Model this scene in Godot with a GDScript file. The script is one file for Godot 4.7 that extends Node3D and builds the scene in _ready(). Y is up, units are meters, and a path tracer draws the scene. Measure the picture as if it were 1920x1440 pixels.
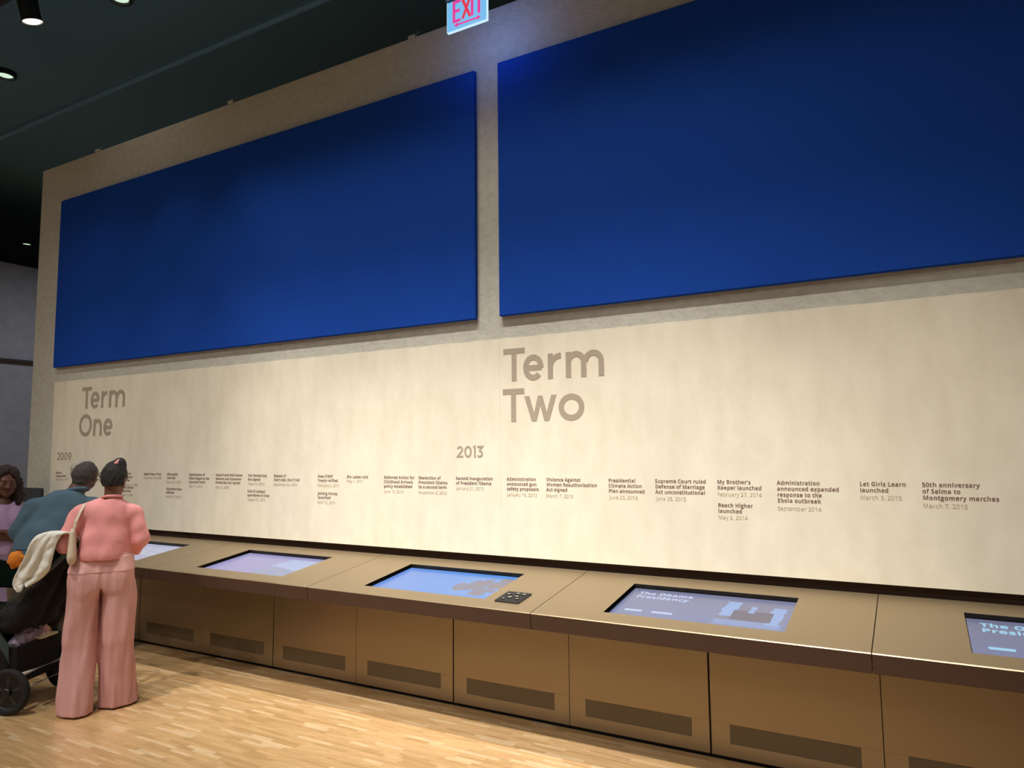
extends Node3D
# A museum hall: a long plaster wall with blue panels and a timeline, a row of display counters, visitors at the left.
# x runs along the wall (right is +x), y is up, the wall faces +z. Metres.

const WALL_Z := -4.165          # face of the grey plaster
const FACE_Z := -4.16           # face of the cream plaster panels on it
const EDGE_Z := -3.38           # front edge of the counter tops
const EDGE_Y := 0.7445
const BACK_Z := -4.153
const BACK_Y := 0.8475
const BASE_Z := -3.844          # front of the base cabinets
const MODULE := 1.603

var rng := RandomNumberGenerator.new()
var used := {}

func _ready() -> void:
	rng.seed = 20
	# ---- camera, environment, exposure
	var cam := Camera3D.new()
	cam.name = "camera"
	cam.fov = rad_to_deg(2.0 * atan(720.0 / 1335.88))
	cam.near = 0.05
	cam.far = 100.0
	cam.position = Vector3(0, 1.6, 0)
	cam.rotation = Vector3(0.091658, 0.512494, -0.009376)
	add_child(cam)
	cam.current = true
	var env := Environment.new()
	env.background_mode = Environment.BG_COLOR
	env.background_color = Color(0.01, 0.012, 0.015)
	env.tonemap_mode = Environment.TONE_MAPPER_LINEAR
	env.tonemap_exposure = 0.78
	env.sdfgi_enabled = true
	env.ssao_enabled = true
	env.ssil_enabled = true
	var we := WorldEnvironment.new()
	we.name = "environment"
	we.environment = env
	add_child(we)
	make_materials()
	# ---- the lamps: a row of wall washers on a track, downlights over the hall, most of them added fill
	make_lamps()
	# ---- structure
	make_room()
	make_wall()
	make_floor()
	# ---- things
	make_blue_panels()
	make_counters()
	make_lettering()
	make_exit_sign()
	make_woman_in_pink()
	make_man()
	make_woman_in_lilac()
	make_stroller()

# ======================================================================== naming
func numbered(called: String) -> String:
	var n: int = used.get(called, 0)
	used[called] = n + 1
	return called if n == 0 else "%s_%03d" % [called, n]

func thing(called: String, label: String, category: String, at := Vector3.ZERO, turn := 0.0, group := "") -> Node3D:
	var o := Node3D.new()
	o.name = numbered(called)
	add_child(o)
	o.position = at
	o.rotation.y = turn
	tag(o, label, category, group)
	return o

func tag(o: Node, label: String, category := "", group := "", kind := "") -> void:
	o.set_meta("label", label)
	if category != "":
		o.set_meta("category", category)
	if group != "":
		o.set_meta("group", group)
	if kind != "":
		o.set_meta("kind", kind)

func obj(called: String, mesh: Mesh, mat: Material, parent: Node = null) -> MeshInstance3D:
	var o := MeshInstance3D.new()
	o.mesh = mesh
	o.material_override = mat
	if parent == null:
		o.name = numbered(called)
		add_child(o)
	else:
		o.name = called
		parent.add_child(o, true)
	o.cast_shadow = GeometryInstance3D.SHADOW_CASTING_SETTING_ON
	return o

func struct(called: String, mesh: Mesh, mat: Material) -> MeshInstance3D:
	var o := MeshInstance3D.new()
	o.name = called
	o.mesh = mesh
	o.material_override = mat
	add_child(o)
	o.set_meta("kind", "structure")
	return o

# ======================================================================== shapes
func new_st() -> SurfaceTool:
	var st := SurfaceTool.new()
	st.begin(Mesh.PRIMITIVE_TRIANGLES)
	return st

func tri(st: SurfaceTool, a: Vector3, b: Vector3, c: Vector3, n: Vector3) -> void:
	if (b - a).cross(c - a).dot(n) > 0.0:
		var t := b
		b = c
		c = t
	st.set_normal(n)
	st.add_vertex(a)
	st.set_normal(n)
	st.add_vertex(b)
	st.set_normal(n)
	st.add_vertex(c)

func quad(st: SurfaceTool, a: Vector3, b: Vector3, c: Vector3, d: Vector3, outward: Vector3) -> void:
	var n := (b - a).cross(c - a)
	if n.length_squared() < 1e-16:
		n = (c - a).cross(d - a)
	n = n.normalized()
	if n.dot(outward) < 0.0:
		n = -n
	tri(st, a, b, c, n)
	tri(st, a, c, d, n)

# a box with chamfered edges, in the frame t
func add_box(st: SurfaceTool, centre: Vector3, size: Vector3, bevel := 0.0, t := Transform3D()) -> void:
	var h := size * 0.5
	var b := minf(bevel, minf(h.x, minf(h.y, h.z)) * 0.9)
	var axes := [Vector3(1, 0, 0), Vector3(0, 1, 0), Vector3(0, 0, 1)]
	for i in 3:
		var u: Vector3 = axes[(i + 1) % 3]
		var v: Vector3 = axes[(i + 2) % 3]
		var w: Vector3 = axes[i]
		var hu := h.dot(u)
		var hv := h.dot(v)
		var hw := h.dot(w)
		for s in [-1.0, 1.0]:
			var o: Vector3 = centre + w * hw * s
			quad(st, t * (o - u * (hu - b) - v * (hv - b)), t * (o + u * (hu - b) - v * (hv - b)), t * (o + u * (hu - b) + v * (hv - b)), t * (o - u * (hu - b) + v * (hv - b)), t.basis * (w * s))
		if b > 0.0:
			for su in [-1.0, 1.0]:
				for sv in [-1.0, 1.0]:
					var p: Vector3 = centre + u * su * hu + v * sv * (hv - b)
					var q: Vector3 = centre + u * su * (hu - b) + v * sv * hv
					var e := w * (hw - b)
					quad(st, t * (p - e), t * (p + e), t * (q + e), t * (q - e), t.basis * (u * su + v * sv))
	if b > 0.0:
		for sx in [-1.0, 1.0]:
			for sy in [-1.0, 1.0]:
				for sz in [-1.0, 1.0]:
					var s := Vector3(sx, sy, sz)
					var c: Vector3 = centre + h * s
					var n := t.basis * s
					tri(st, t * (c - Vector3(0, sy, sz) * b), t * (c - Vector3(sx, 0, sz) * b), t * (c - Vector3(sx, sy, 0) * b), n.normalized())

func box_mesh(centre: Vector3, size: Vector3, bevel := 0.0) -> ArrayMesh:
	var st := new_st()
	add_box(st, centre, size, bevel)
	return st.commit()

# a prism: the polygon (z, y) drawn along x from x0 to x1
func add_prism_x(st: SurfaceTool, poly: PackedVector2Array, x0: float, x1: float) -> void:
	var mid := Vector2.ZERO
	for p in poly:
		mid += p
	mid /= poly.size()
	for i in poly.size():
		var a := poly[i]
		var b := poly[(i + 1) % poly.size()]
		var d := b - a
		var n := Vector2(d.y, -d.x)
		var test := (a + b) * 0.5 + n.normalized() * 0.0005
		if Geometry2D.is_point_in_polygon(test, poly):
			n = -n
		quad(st, Vector3(x0, a.y, a.x), Vector3(x1, a.y, a.x), Vector3(x1, b.y, b.x), Vector3(x0, b.y, b.x), Vector3(0, n.y, n.x))
	var ids := Geometry2D.triangulate_polygon(poly)
	for i in range(0, ids.size(), 3):
		for e in [[x0, -1.0], [x1, 1.0]]:
			var x: float = e[0]
			tri(st, Vector3(x, poly[ids[i]].y, poly[ids[i]].x), Vector3(x, poly[ids[i + 1]].y, poly[ids[i + 1]].x), Vector3(x, poly[ids[i + 2]].y, poly[ids[i + 2]].x), Vector3(e[1], 0, 0))

# a flat plate: a polygon (x, y) with thickness from z0 (back) to z1 (front), in the frame t
func add_plate(st: SurfaceTool, poly: PackedVector2Array, z0: float, z1: float, t := Transform3D()) -> void:
	var ids := Geometry2D.triangulate_polygon(poly)
	for i in range(0, ids.size(), 3):
		for e in [[z0, -1.0], [z1, 1.0]]:
			var z: float = e[0]
			tri(st, t * Vector3(poly[ids[i]].x, poly[ids[i]].y, z), t * Vector3(poly[ids[i + 1]].x, poly[ids[i + 1]].y, z), t * Vector3(poly[ids[i + 2]].x, poly[ids[i + 2]].y, z), t.basis * Vector3(0, 0, e[1]))
	var cw := Geometry2D.is_polygon_clockwise(poly)
	for i in poly.size():
		var a := poly[i]
		var b := poly[(i + 1) % poly.size()]
		var d := b - a
		var n := Vector2(d.y, -d.x) * (-1.0 if cw else 1.0)
		quad(st, t * Vector3(a.x, a.y, z0), t * Vector3(b.x, b.y, z0), t * Vector3(b.x, b.y, z1), t * Vector3(a.x, a.y, z1), t.basis * Vector3(n.x, n.y, 0))

func rounded_rect(cx: float, cy: float, w: float, h: float, r: float, n := 4) -> PackedVector2Array:
	var out := PackedVector2Array()
	for c in [[1, 1, 0.0], [-1, 1, 0.5], [-1, -1, 1.0], [1, -1, 1.5]]:
		for k in n + 1:
			var a: float = (c[2] + 0.5 * k / n) * PI
			out.append(Vector2(cx + c[0] * (w * 0.5 - r) + r * cos(a), cy + c[1] * (h * 0.5 - r) + r * sin(a)))
	return out

# a tube through points, one radius for each
func add_tube(st: SurfaceTool, pts: Array, radii: Array, sides := 12) -> void:
	var rings := []
	var up := Vector3(0.13, 0.97, 0.21)
	for i in pts.size():
		var p: Vector3 = pts[i]
		var d: Vector3 = (pts[mini(i + 1, pts.size() - 1)] - pts[maxi(i - 1, 0)]).normalized()
		var u := d.cross(up)
		if u.length() < 0.1:
			u = d.cross(Vector3(1, 0, 0))
		u = u.normalized()
		var v := d.cross(u).normalized()
		up = v if i == 0 else up
		var ring := []
		for k in sides:
			var a := TAU * k / sides
			var n := u * cos(a) + v * sin(a)
			ring.append([p + n * radii[mini(i, radii.size() - 1)], n])
		rings.append(ring)
	for i in rings.size() - 1:
		for k in sides:
			var k2 := (k + 1) % sides
			smooth_quad(st, rings[i][k], rings[i][k2], rings[i + 1][k2], rings[i + 1][k])
	for e in [[0, 1], [rings.size() - 1, rings.size() - 2]]:
		var n: Vector3 = (pts[e[0]] - pts[e[1]]).normalized()
		for k in range(1, sides - 1):
			tri(st, rings[e[0]][0][0], rings[e[0]][k][0], rings[e[0]][k + 1][0], n)

func smooth_quad(st: SurfaceTool, a: Array, b: Array, c: Array, d: Array) -> void:
	smooth_tri(st, a, b, c)
	smooth_tri(st, a, c, d)

func smooth_tri(st: SurfaceTool, a: Array, b: Array, c: Array) -> void:
	var g: Vector3 = (b[0] - a[0]).cross(c[0] - a[0])
	var order := [a, b, c] if g.dot(a[1] + b[1] + c[1]) < 0.0 else [a, c, b]
	for p in order:
		st.set_normal(p[1])
		st.add_vertex(p[0])

# a turned shape: profile of (radius, height) round the y axis of t
func add_lathe(st: SurfaceTool, profile: Array, sides: int, t := Transform3D()) -> void:
	for i in profile.size() - 1:
		var a: Vector2 = profile[i]
		var b: Vector2 = profile[i + 1]
		var d := (b - a).normalized()
		var n2 := Vector2(d.y, -d.x)
		for k in sides:
			var a0 := TAU * k / sides
			var a1 := TAU * (k + 1) / sides
			var c := []
			for q in [[a, a0], [a, a1], [b, a1], [b, a0]]:
				var dir := Vector3(cos(q[1]), 0, sin(q[1]))
				c.append([t * (dir * q[0].x + Vector3(0, q[0].y, 0)), (t.basis * (dir * n2.x + Vector3(0, n2.y, 0))).normalized()])
			smooth_quad(st, c[0], c[1], c[2], c[3])

# ---- bodies and cloth: a smooth union of tapered capsules, meshed as surface nets
# a prim: [a, b, ra, rb, flattened axis (or ZERO), flatness, smoothness]; with "-" at [7] it is cut away
func cap(a: Vector3, b: Vector3, ra: float, rb: float, n := Vector3.ZERO, s := 1.0, k := -1.0, op := "+") -> Array:
	return [a, b, ra, rb, n, s, k, op]

func add_field(st: SurfaceTool, prims: Array, cell: float, k: float, low := -10.0, high := 10.0, folds: FastNoiseLite = null, fold_size := 0.0, fold_scale := Vector3.ONE) -> void:
	var lo := Vector3(1e9, 1e9, 1e9)
	var hi := -lo
	for p in prims:
		if p[7] == "-":
			continue
		var r := maxf(p[2], p[3])
		for q in [p[0], p[1]]:
			lo = lo.min(q - Vector3.ONE * r)
			hi = hi.max(q + Vector3.ONE * r)
	lo.y = maxf(lo.y, low - cell * 3)
	hi.y = minf(hi.y, high + cell * 3)
	var pad := cell * 3.0 + fold_size
	lo -= Vector3.ONE * pad
	hi += Vector3.ONE * pad
	var nx := int((hi.x - lo.x) / cell) + 2
	var ny := int((hi.y - lo.y) / cell) + 2
	var nz := int((hi.z - lo.z) / cell) + 2
	var f := PackedFloat32Array()
	f.resize(nx * ny * nz)
	f.fill(1000.0)
	for p in prims:
		var a: Vector3 = p[0]
		var b: Vector3 = p[1]
		var ra: float = p[2]
		var rb: float = p[3]
		var n: Vector3 = p[4]
		var stretch: float = 1.0 / p[5] - 1.0
		var kk: float = p[6] if p[6] >= 0.0 else k
		var cut: bool = p[7] == "-"
		var reach := maxf(ra, rb) + kk + cell * 3.0
		var p0 := (a.min(b) - Vector3.ONE * reach - lo) / cell
		var p1 := (a.max(b) + Vector3.ONE * reach - lo) / cell
		var mid := (a + b) * 0.5
		if n != Vector3.ZERO:
			a = a + n * ((a - mid).dot(n) * stretch)
			b = b + n * ((b - mid).dot(n) * stretch)
		var ab := b - a
		var len2 := maxf(ab.length_squared(), 1e-9)
		for iz in range(maxi(0, int(p0.z)), mini(nz, int(p1.z) + 2)):
			for iy in range(maxi(0, int(p0.y)), mini(ny, int(p1.y) + 2)):
				var at := (iz * ny + iy) * nx
				for ix in range(maxi(0, int(p0.x)), mini(nx, int(p1.x) + 2)):
					var q := lo + Vector3(ix, iy, iz) * cell
					if stretch != 0.0:
						q += n * ((q - mid).dot(n) * stretch)
					var h := clampf((q - a).dot(ab) / len2, 0.0, 1.0)
					var d := (q - a - ab * h).length() - ra - (rb - ra) * h
					var c := f[at + ix]
					if cut:
						d = -d
						var g := maxf(kk - absf(c - d), 0.0) / maxf(kk, 1e-6)
						f[at + ix] = maxf(c, d) + g * g * kk * 0.25
					elif c > 900.0:
						f[at + ix] = d
					else:
						var g := maxf(kk - absf(c - d), 0.0) / maxf(kk, 1e-6)
						f[at + ix] = minf(c, d) - g * g * kk * 0.25
	for iz in nz:
		for iy in ny:
			var y := lo.y + iy * cell
			var at := (iz * ny + iy) * nx
			var clip := maxf(low - y, y - high)
			for ix in nx:
				var v := f[at + ix]
				if folds != null and v < fold_size * 2.0 + cell * 2.0:
					v += fold_size * folds.get_noise_3dv((lo + Vector3(ix, iy, iz) * cell) * fold_scale)
				f[at + ix] = maxf(v, clip)
	# surface nets
	var index := PackedInt32Array()
	index.resize(nx * ny * nz)
	index.fill(-1)
	var verts := PackedVector3Array()
	var norms := PackedVector3Array()
	var sy := nx
	var sz := nx * ny
	var corner := [0, 1, sy, sy + 1, sz, sz + 1, sz + sy, sz + sy + 1]
	var spot := [Vector3(0, 0, 0), Vector3(1, 0, 0), Vector3(0, 1, 0), Vector3(1, 1, 0), Vector3(0, 0, 1), Vector3(1, 0, 1), Vector3(0, 1, 1), Vector3(1, 1, 1)]
	var edges := [[0, 1], [2, 3], [4, 5], [6, 7], [0, 2], [1, 3], [4, 6], [5, 7], [0, 4], [1, 5], [2, 6], [3, 7]]
	for iz in nz - 1:
		for iy in ny - 1:
			for ix in nx - 1:
				var at := iz * sz + iy * sy + ix
				var c0 := f[at]
				if absf(c0) > cell * 4.0:
					continue
				var inside := 0
				for o in corner:
					if f[at + o] < 0.0:
						inside += 1
				if inside == 0 or inside == 8:
					continue
				var sum := Vector3.ZERO
				var count := 0
				for e in edges:
					var va: float = f[at + corner[e[0]]]
					var vb: float = f[at + corner[e[1]]]
					if (va < 0.0) != (vb < 0.0):
						var pa: Vector3 = spot[e[0]]
						var pb: Vector3 = spot[e[1]]
						sum += pa.lerp(pb, va / (va - vb))
						count += 1
				var g := Vector3(
					f[at + 1] + f[at + sy + 1] + f[at + sz + 1] + f[at + sz + sy + 1] - f[at] - f[at + sy] - f[at + sz] - f[at + sz + sy],
					f[at + sy] + f[at + sy + 1] + f[at + sz + sy] + f[at + sz + sy + 1] - f[at] - f[at + 1] - f[at + sz] - f[at + sz + 1],
					f[at + sz] + f[at + sz + 1] + f[at + sz + sy] + f[at + sz + sy + 1] - f[at] - f[at + 1] - f[at + sy] - f[at + sy + 1])
				index[at] = verts.size()
				verts.append(lo + (Vector3(ix, iy, iz) + sum / count) * cell)
				norms.append(g.normalized() if g.length_squared() > 0.0 else Vector3.UP)
	var axis := [[1, sy, sz], [sy, sz, 1], [sz, 1, sy]]
	for iz in range(1, nz - 1):
		for iy in range(1, ny - 1):
			for ix in range(1, nx - 1):
				var at := iz * sz + iy * sy + ix
				if index[at] < 0:
					continue
				for ax in axis:
					if (f[at] < 0.0) == (f[at + ax[0]] < 0.0):
						continue
					var i0 := index[at]
					var i1 := index[at - ax[1]]
					var i2 := index[at - ax[1] - ax[2]]
					var i3 := index[at - ax[2]]
					if i0 < 0 or i1 < 0 or i2 < 0 or i3 < 0:
						continue
					smooth_quad(st, [verts[i0], norms[i0]], [verts[i1], norms[i1]], [verts[i2], norms[i2]], [verts[i3], norms[i3]])

func field_mesh(prims: Array, cell: float, k: float, low := -10.0, high := 10.0, folds: FastNoiseLite = null, fold_size := 0.0, fold_scale := Vector3.ONE) -> ArrayMesh:
	var st := new_st()
	add_field(st, prims, cell, k, low, high, folds, fold_size, fold_scale)
	st.index()
	return st.commit()

func noise(seed_: int, freq: float, octaves := 3) -> FastNoiseLite:
	var n := FastNoiseLite.new()
	n.seed = seed_
	n.frequency = freq
	n.noise_type = FastNoiseLite.TYPE_SIMPLEX_SMOOTH
	n.fractal_octaves = octaves
	return n

# a hand: palm and five fingers; side = +1 where the thumb lies towards +across
func hand_prims(wrist: Vector3, along: Vector3, palm: Vector3, side: float, curl: float) -> Array:
	along = along.normalized()
	var across := along.cross(palm).normalized() * side
	palm = across.cross(along).normalized() * side
	var out := [cap(wrist, wrist + along * 0.03, 0.022, 0.024, palm, 0.7, 0.012), cap(wrist + along * 0.03 + across * 0.012, wrist + along * 0.085 + across * 0.022, 0.019, 0.015, palm, 0.75, 0.014), cap(wrist + along * 0.03 - across * 0.012, wrist + along * 0.08 - across * 0.022, 0.018, 0.014, palm, 0.75, 0.014)]
	var lens := [0.072, 0.08, 0.074, 0.058]
	for i in 4:
		var p := wrist + along * (0.09 - absf(i - 1.0) * 0.004) + across * (0.027 - 0.018 * i)
		var d := along
		var l: float = lens[i]
		var r := 0.0088 - 0.0006 * i * 0.5
		for j in 3:
			var a := curl * (0.5 + 0.35 * j) * (1.0 + 0.08 * i)
			d = (d * cos(a) + palm * sin(a)).normalized() if j == 0 else (d * cos(curl * 0.8) + (palm * d.dot(along) - along * d.dot(palm)) * sin(curl * 0.8)).normalized()
			var q: Vector3 = p + d * l * [0.45, 0.32, 0.23][j]
			out.append(cap(p, q, r, r * 0.9, Vector3.ZERO, 1.0, 0.004))
			p = q
			r *= 0.9
	var t0 := wrist + along * 0.025 + across * 0.024
	var t1 := t0 + (along * 0.7 + across * 0.75 + palm * 0.35).normalized() * 0.042
	var t2 := t1 + (along * 0.9 + across * 0.25 + palm * 0.5 * (0.4 + curl)).normalized() * 0.034
	out.append(cap(t0, t1, 0.0125, 0.0105, Vector3.ZERO, 1.0, 0.01))
	out.append(cap(t1, t2, 0.0102, 0.0085, Vector3.ZERO, 1.0, 0.003))
	return out

# a head in a frame t: the face looks along -z, y up, the centre of the skull is the origin
func head_prims(t: Transform3D, size := 1.0) -> Array:
	var out := []
	var raw := [
		[Vector3(0, 0.02, 0.012), Vector3(0, 0.02, -0.012), 0.082, 0.076, Vector3(1, 0, 0), 0.92, 0.02],
		[Vector3(0, -0.03, -0.035), Vector3(0, -0.075, -0.06), 0.055, 0.03, Vector3.ZERO, 1.0, 0.035],
		[Vector3(-0.03, -0.06, -0.03), Vector3(0.03, -0.06, -0.03), 0.035, 0.035, Vector3.ZERO, 1.0, 0.03],
		[Vector3(-0.038, -0.022, -0.07), Vector3(-0.03, -0.026, -0.072), 0.019, 0.019, Vector3.ZERO, 1.0, 0.02],
		[Vector3(0.038, -0.022, -0.07), Vector3(0.03, -0.026, -0.072), 0.019, 0.019, Vector3.ZERO, 1.0, 0.02],
		[Vector3(-0.03, 0.022, -0.08), Vector3(0.03, 0.022, -0.08), 0.012, 0.012, Vector3.ZERO, 1.0, 0.018],
		[Vector3(0, 0.008, -0.09), Vector3(0, -0.03, -0.108), 0.008, 0.012, Vector3.ZERO, 1.0, 0.012],
		[Vector3(-0.012, -0.033, -0.095), Vector3(0.012, -0.033, -0.095), 0.008, 0.008, Vector3.ZERO, 1.0, 0.008],
		[Vector3(0, -0.088, -0.073), Vector3(0, -0.09, -0.07), 0.019, 0.02, Vector3.ZERO, 1.0, 0.02],
	]
	for s in [-1.0, 1.0]:
		raw.append([Vector3(0.08 * s, 0.012, 0.01), Vector3(0.08 * s, -0.03, 0.002), 0.019, 0.013, Vector3(1, 0, 0), 0.4, 0.006])
	for p in raw:
		out.append(cap(t * (p[0] * size), t * (p[1] * size), p[2] * size, p[3] * size, (t.basis * p[4]).normalized() if p[4] != Vector3.ZERO else Vector3.ZERO, p[5], p[6] * size))
	for s in [-1.0, 1.0]:
		out.append(cap(t * (Vector3(0.031 * s, 0.002, -0.1) * size), t * (Vector3(0.031 * s, 0.002, -0.102) * size), 0.014 * size, 0.014 * size, Vector3.ZERO, 1.0, 0.012 * size, "-"))
	return out

# eyes and lips as sub-pieces of a body
func face_details(t: Transform3D, parent: Node, lip: Material) -> void:
	for s in [-1.0, 1.0]:
		var st := new_st()
		var c := Transform3D(t.basis, t * Vector3(0.031 * s, 0.001, -0.078))
		var prof := []
		for i in 9:
			var a := PI * i / 8.0
			prof.append(Vector2(0.0125 * sin(a), -0.0125 * cos(a)))
		add_lathe(st, prof, 12, c)
		var e := obj("eye", st.commit(), M.eye_white, parent)
		var st2 := new_st()
		add_lathe(st2, [Vector2(0.0001, 0.0132), Vector2(0.004, 0.0126), Vector2(0.006, 0.0112)], 12, c * Transform3D(Basis(Vector3(1, 0, 0), -PI / 2 - 0.12), Vector3.ZERO))
		obj("iris", st2.commit(), M.eye_dark, e)
	var sl := new_st()
	add_field(sl, [cap(t * Vector3(-0.02, -0.06, -0.086), t * Vector3(0, -0.057, -0.096), 0.004, 0.0065), cap(t * Vector3(0.02, -0.06, -0.086), t * Vector3(0, -0.057, -0.096), 0.004, 0.0065), cap(t * Vector3(-0.014, -0.068, -0.088), t * Vector3(0.014, -0.068, -0.088), 0.006, 0.006)], 0.003, 0.006)
	obj("lips", sl.commit(), lip, parent)

# ======================================================================== materials
var M := {}

func mat(color: Color, rough := 0.8, metal := 0.0, spec := 0.5) -> StandardMaterial3D:
	var m := StandardMaterial3D.new()
	m.albedo_color = color
	m.roughness = rough
	m.metallic = metal
	m.metallic_specular = spec
	return m

# a seamless noise picture whose values run from dark to light about 1
func grain(seed_: int, size: int, freq: float, dark: Color, light: Color, octaves := 4) -> NoiseTexture2D:
	var t := NoiseTexture2D.new()
	t.width = size
	t.height = size
	t.seamless = true
	t.noise = noise(seed_, freq, octaves)
	var g := Gradient.new()
	g.set_color(0, dark)
	g.set_color(1, light)
	t.color_ramp = g
	return t

func bumps(seed_: int, size: int, freq: float, strength: float, octaves := 4) -> NoiseTexture2D:
	var t := NoiseTexture2D.new()
	t.width = size
	t.height = size
	t.seamless = true
	t.as_normal_map = true
	t.bump_strength = strength
	t.noise = noise(seed_, freq, octaves)
	return t

func tri_mat(color: Color, tex: Texture2D, scale: Vector3, rough: float, nrm: Texture2D = null, nscale := 0.5, metal := 0.0, spec := 0.5) -> StandardMaterial3D:
	var m := mat(color, rough, metal, spec)
	m.albedo_texture = tex
	m.uv1_triplanar = true
	m.uv1_world_triplanar = true
	m.uv1_scale = scale
	if nrm != null:
		m.normal_enabled = true
		m.normal_texture = nrm
		m.normal_scale = nscale
	return m

func glow(color: Color, energy: float, tex: Texture2D = null) -> StandardMaterial3D:
	var m := mat(Color(0.02, 0.02, 0.02), 0.25)
	m.emission_enabled = true
	m.emission = color
	m.emission_energy_multiplier = energy
	if tex != null:
		m.emission_texture = tex
		m.emission_operator = BaseMaterial3D.EMISSION_OP_MULTIPLY
	return m

func make_materials() -> void:
	var white := Color(1, 1, 1)
	var trowel := grain(3, 512, 0.012, Color(0.948, 0.943, 0.928), white, 4)
	var plaster_bump := bumps(4, 512, 0.03, 3.0, 5)
	var rough_bump := bumps(5, 512, 0.05, 5.0, 5)
	# lime plaster worked in upright strokes
	M.cream = tri_mat(Color(0.90, 0.87, 0.795), trowel, Vector3(0.9, 0.35, 0.9), 0.9, plaster_bump, 0.10, 0.0, 0.3)
	var mottle := grain(8, 512, 0.02, Color(0.91, 0.91, 0.91), white, 5)
	M.grey_plaster = tri_mat(Color(0.77, 0.76, 0.72), mottle, Vector3(1.2, 1.2, 1.2), 0.9, rough_bump, 0.22, 0.0, 0.3)
	var weave := bumps(6, 256, 0.35, 2.0, 2)
	var felt := grain(7, 256, 0.12, Color(0.93, 0.93, 0.93), white, 3)
	M.blue = tri_mat(Color(0.125, 0.285, 0.655), felt, Vector3(4, 4, 4), 1.0, weave, 0.2, 0.0, 0.0)
	var speck := grain(9, 256, 0.3, Color(0.92, 0.92, 0.92), white, 2)
	var fine := bumps(10, 256, 0.4, 1.0, 2)
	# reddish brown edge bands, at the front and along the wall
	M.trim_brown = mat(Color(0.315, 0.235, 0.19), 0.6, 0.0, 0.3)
	# bronze-finished metal: tops and cabinets alike
	M.bronze = tri_mat(Color(0.64, 0.565, 0.45), speck, Vector3(5, 5, 5), 0.40, fine, 0.1, 0.75)
	var mesh_holes := holes()
	M.vent = tri_mat(Color(0.56, 0.49, 0.37), mesh_holes, Vector3(20, 20, 20), 0.55, null, 0.0, 0.35)
	M.black = mat(Color(0.03, 0.03, 0.035), 0.4)
	M.near_black = mat(Color(0.055, 0.05, 0.055), 0.7)
	M.ceiling = tri_mat(Color(0.29, 0.45, 0.57), speck, Vector3(1, 1, 1), 0.9)
	M.hall_wall = tri_mat(Color(0.44, 0.465, 0.53), mottle, Vector3(0.5, 0.5, 0.5), 0.9)
	M.hall_dark = tri_mat(Color(0.20, 0.21, 0.23), mottle, Vector3(0.5, 0.5, 0.5), 0.9)
	M.letter = mat(Color(0.64, 0.585, 0.515), 0.8)
	M.caption = mat(Color(0.48, 0.375, 0.335), 0.8)
	M.date = mat(Color(0.70, 0.635, 0.54), 0.8)
	# wood strips
	var along := wood_grain()
	M.wood = []
	for c in [Color(0.87, 0.715, 0.51), Color(0.89, 0.735, 0.53), Color(0.82, 0.66, 0.455), Color(0.88, 0.715, 0.52), Color(0.855, 0.695, 0.495), Color(0.93, 0.80, 0.62)]:
		M.wood.append(tri_mat(c, along, Vector3(0.8, 0.8, 0.8), 0.30, null, 0.0, 0.0, 0.68))
	M.wood_field = tri_mat(Color(1, 1, 1), along, Vector3(0.8, 0.8, 0.8), 0.30, null, 0.0, 0.0, 0.68)
	M.wood_field.vertex_color_use_as_albedo = true
	for w in M.wood + [M.wood_field]:   # lacquer
		w.clearcoat_enabled = true
		w.clearcoat = 0.7
		w.clearcoat_roughness = 0.22
	M.joint = mat(Color(0.80, 0.65, 0.46), 0.4)
	# cloth and skin
	var cloth := bumps(11, 256, 0.3, 2.5, 3)
	var knit := bumps(12, 256, 0.22, 5.0, 3)
	var shade := grain(13, 256, 0.05, Color(0.92, 0.92, 0.92), white, 3)
	M.pink_knit = tri_mat(Color(0.93, 0.62, 0.615), shade, Vector3(6, 6, 6), 0.95, knit, 0.5)
	M.pink_cloth = tri_mat(Color(0.85, 0.635, 0.62), shade, Vector3(5, 5, 5), 0.9, cloth, 0.3)
	M.shirt_blue = tri_mat(Color(0.30, 0.40, 0.465), shade, Vector3(5, 5, 5), 0.9, cloth, 0.3)
	M.khaki = tri_mat(Color(0.42, 0.35, 0.29), shade, Vector3(5, 5, 5), 0.9, cloth, 0.3)
	M.lilac = tri_mat(Color(0.87, 0.73, 0.92), shade, Vector3(5, 5, 5), 0.9, cloth, 0.3)
	M.lilac_pale = tri_mat(Color(0.66, 0.56, 0.68), shade, Vector3(5, 5, 5), 0.9, cloth, 0.3)
	M.skin_brown = mat(Color(0.45, 0.29, 0.20), 0.55)
	M.skin_deep = mat(Color(0.33, 0.205, 0.15), 0.55)
	M.skin_face = mat(Color(0.42, 0.265, 0.19), 0.5)
	var curls := bumps(14, 256, 0.2, 9.0, 3)
	M.hair_black = tri_mat(Color(0.085, 0.065, 0.06), shade, Vector3(9, 9, 9), 0.75, curls, 0.8)
	M.hair_brown = tri_mat(Color(0.17, 0.09, 0.06), shade, Vector3(9, 9, 9), 0.7, curls, 0.8)
	M.hair_grey = tri_mat(Color(0.36, 0.33, 0.32), grain(15, 256, 0.15, Color(0.55, 0.52, 0.5), white, 3), Vector3(7, 7, 7), 0.8, curls, 0.6)
	M.lip = mat(Color(0.40, 0.19, 0.17), 0.5)
	M.eye_white = mat(Color(0.55, 0.52, 0.49), 0.3)
	M.eye_dark = mat(Color(0.05, 0.03, 0.02), 0.2)
	M.clip = mat(Color(0.95, 0.62, 0.64), 0.4)
	M.cream_leather = mat(Color(0.80, 0.73, 0.64), 0.6)
	M.shoe = mat(Color(0.52, 0.30, 0.28), 0.6)
	M.shoe_dark = mat(Color(0.12, 0.09, 0.08), 0.6)
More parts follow.
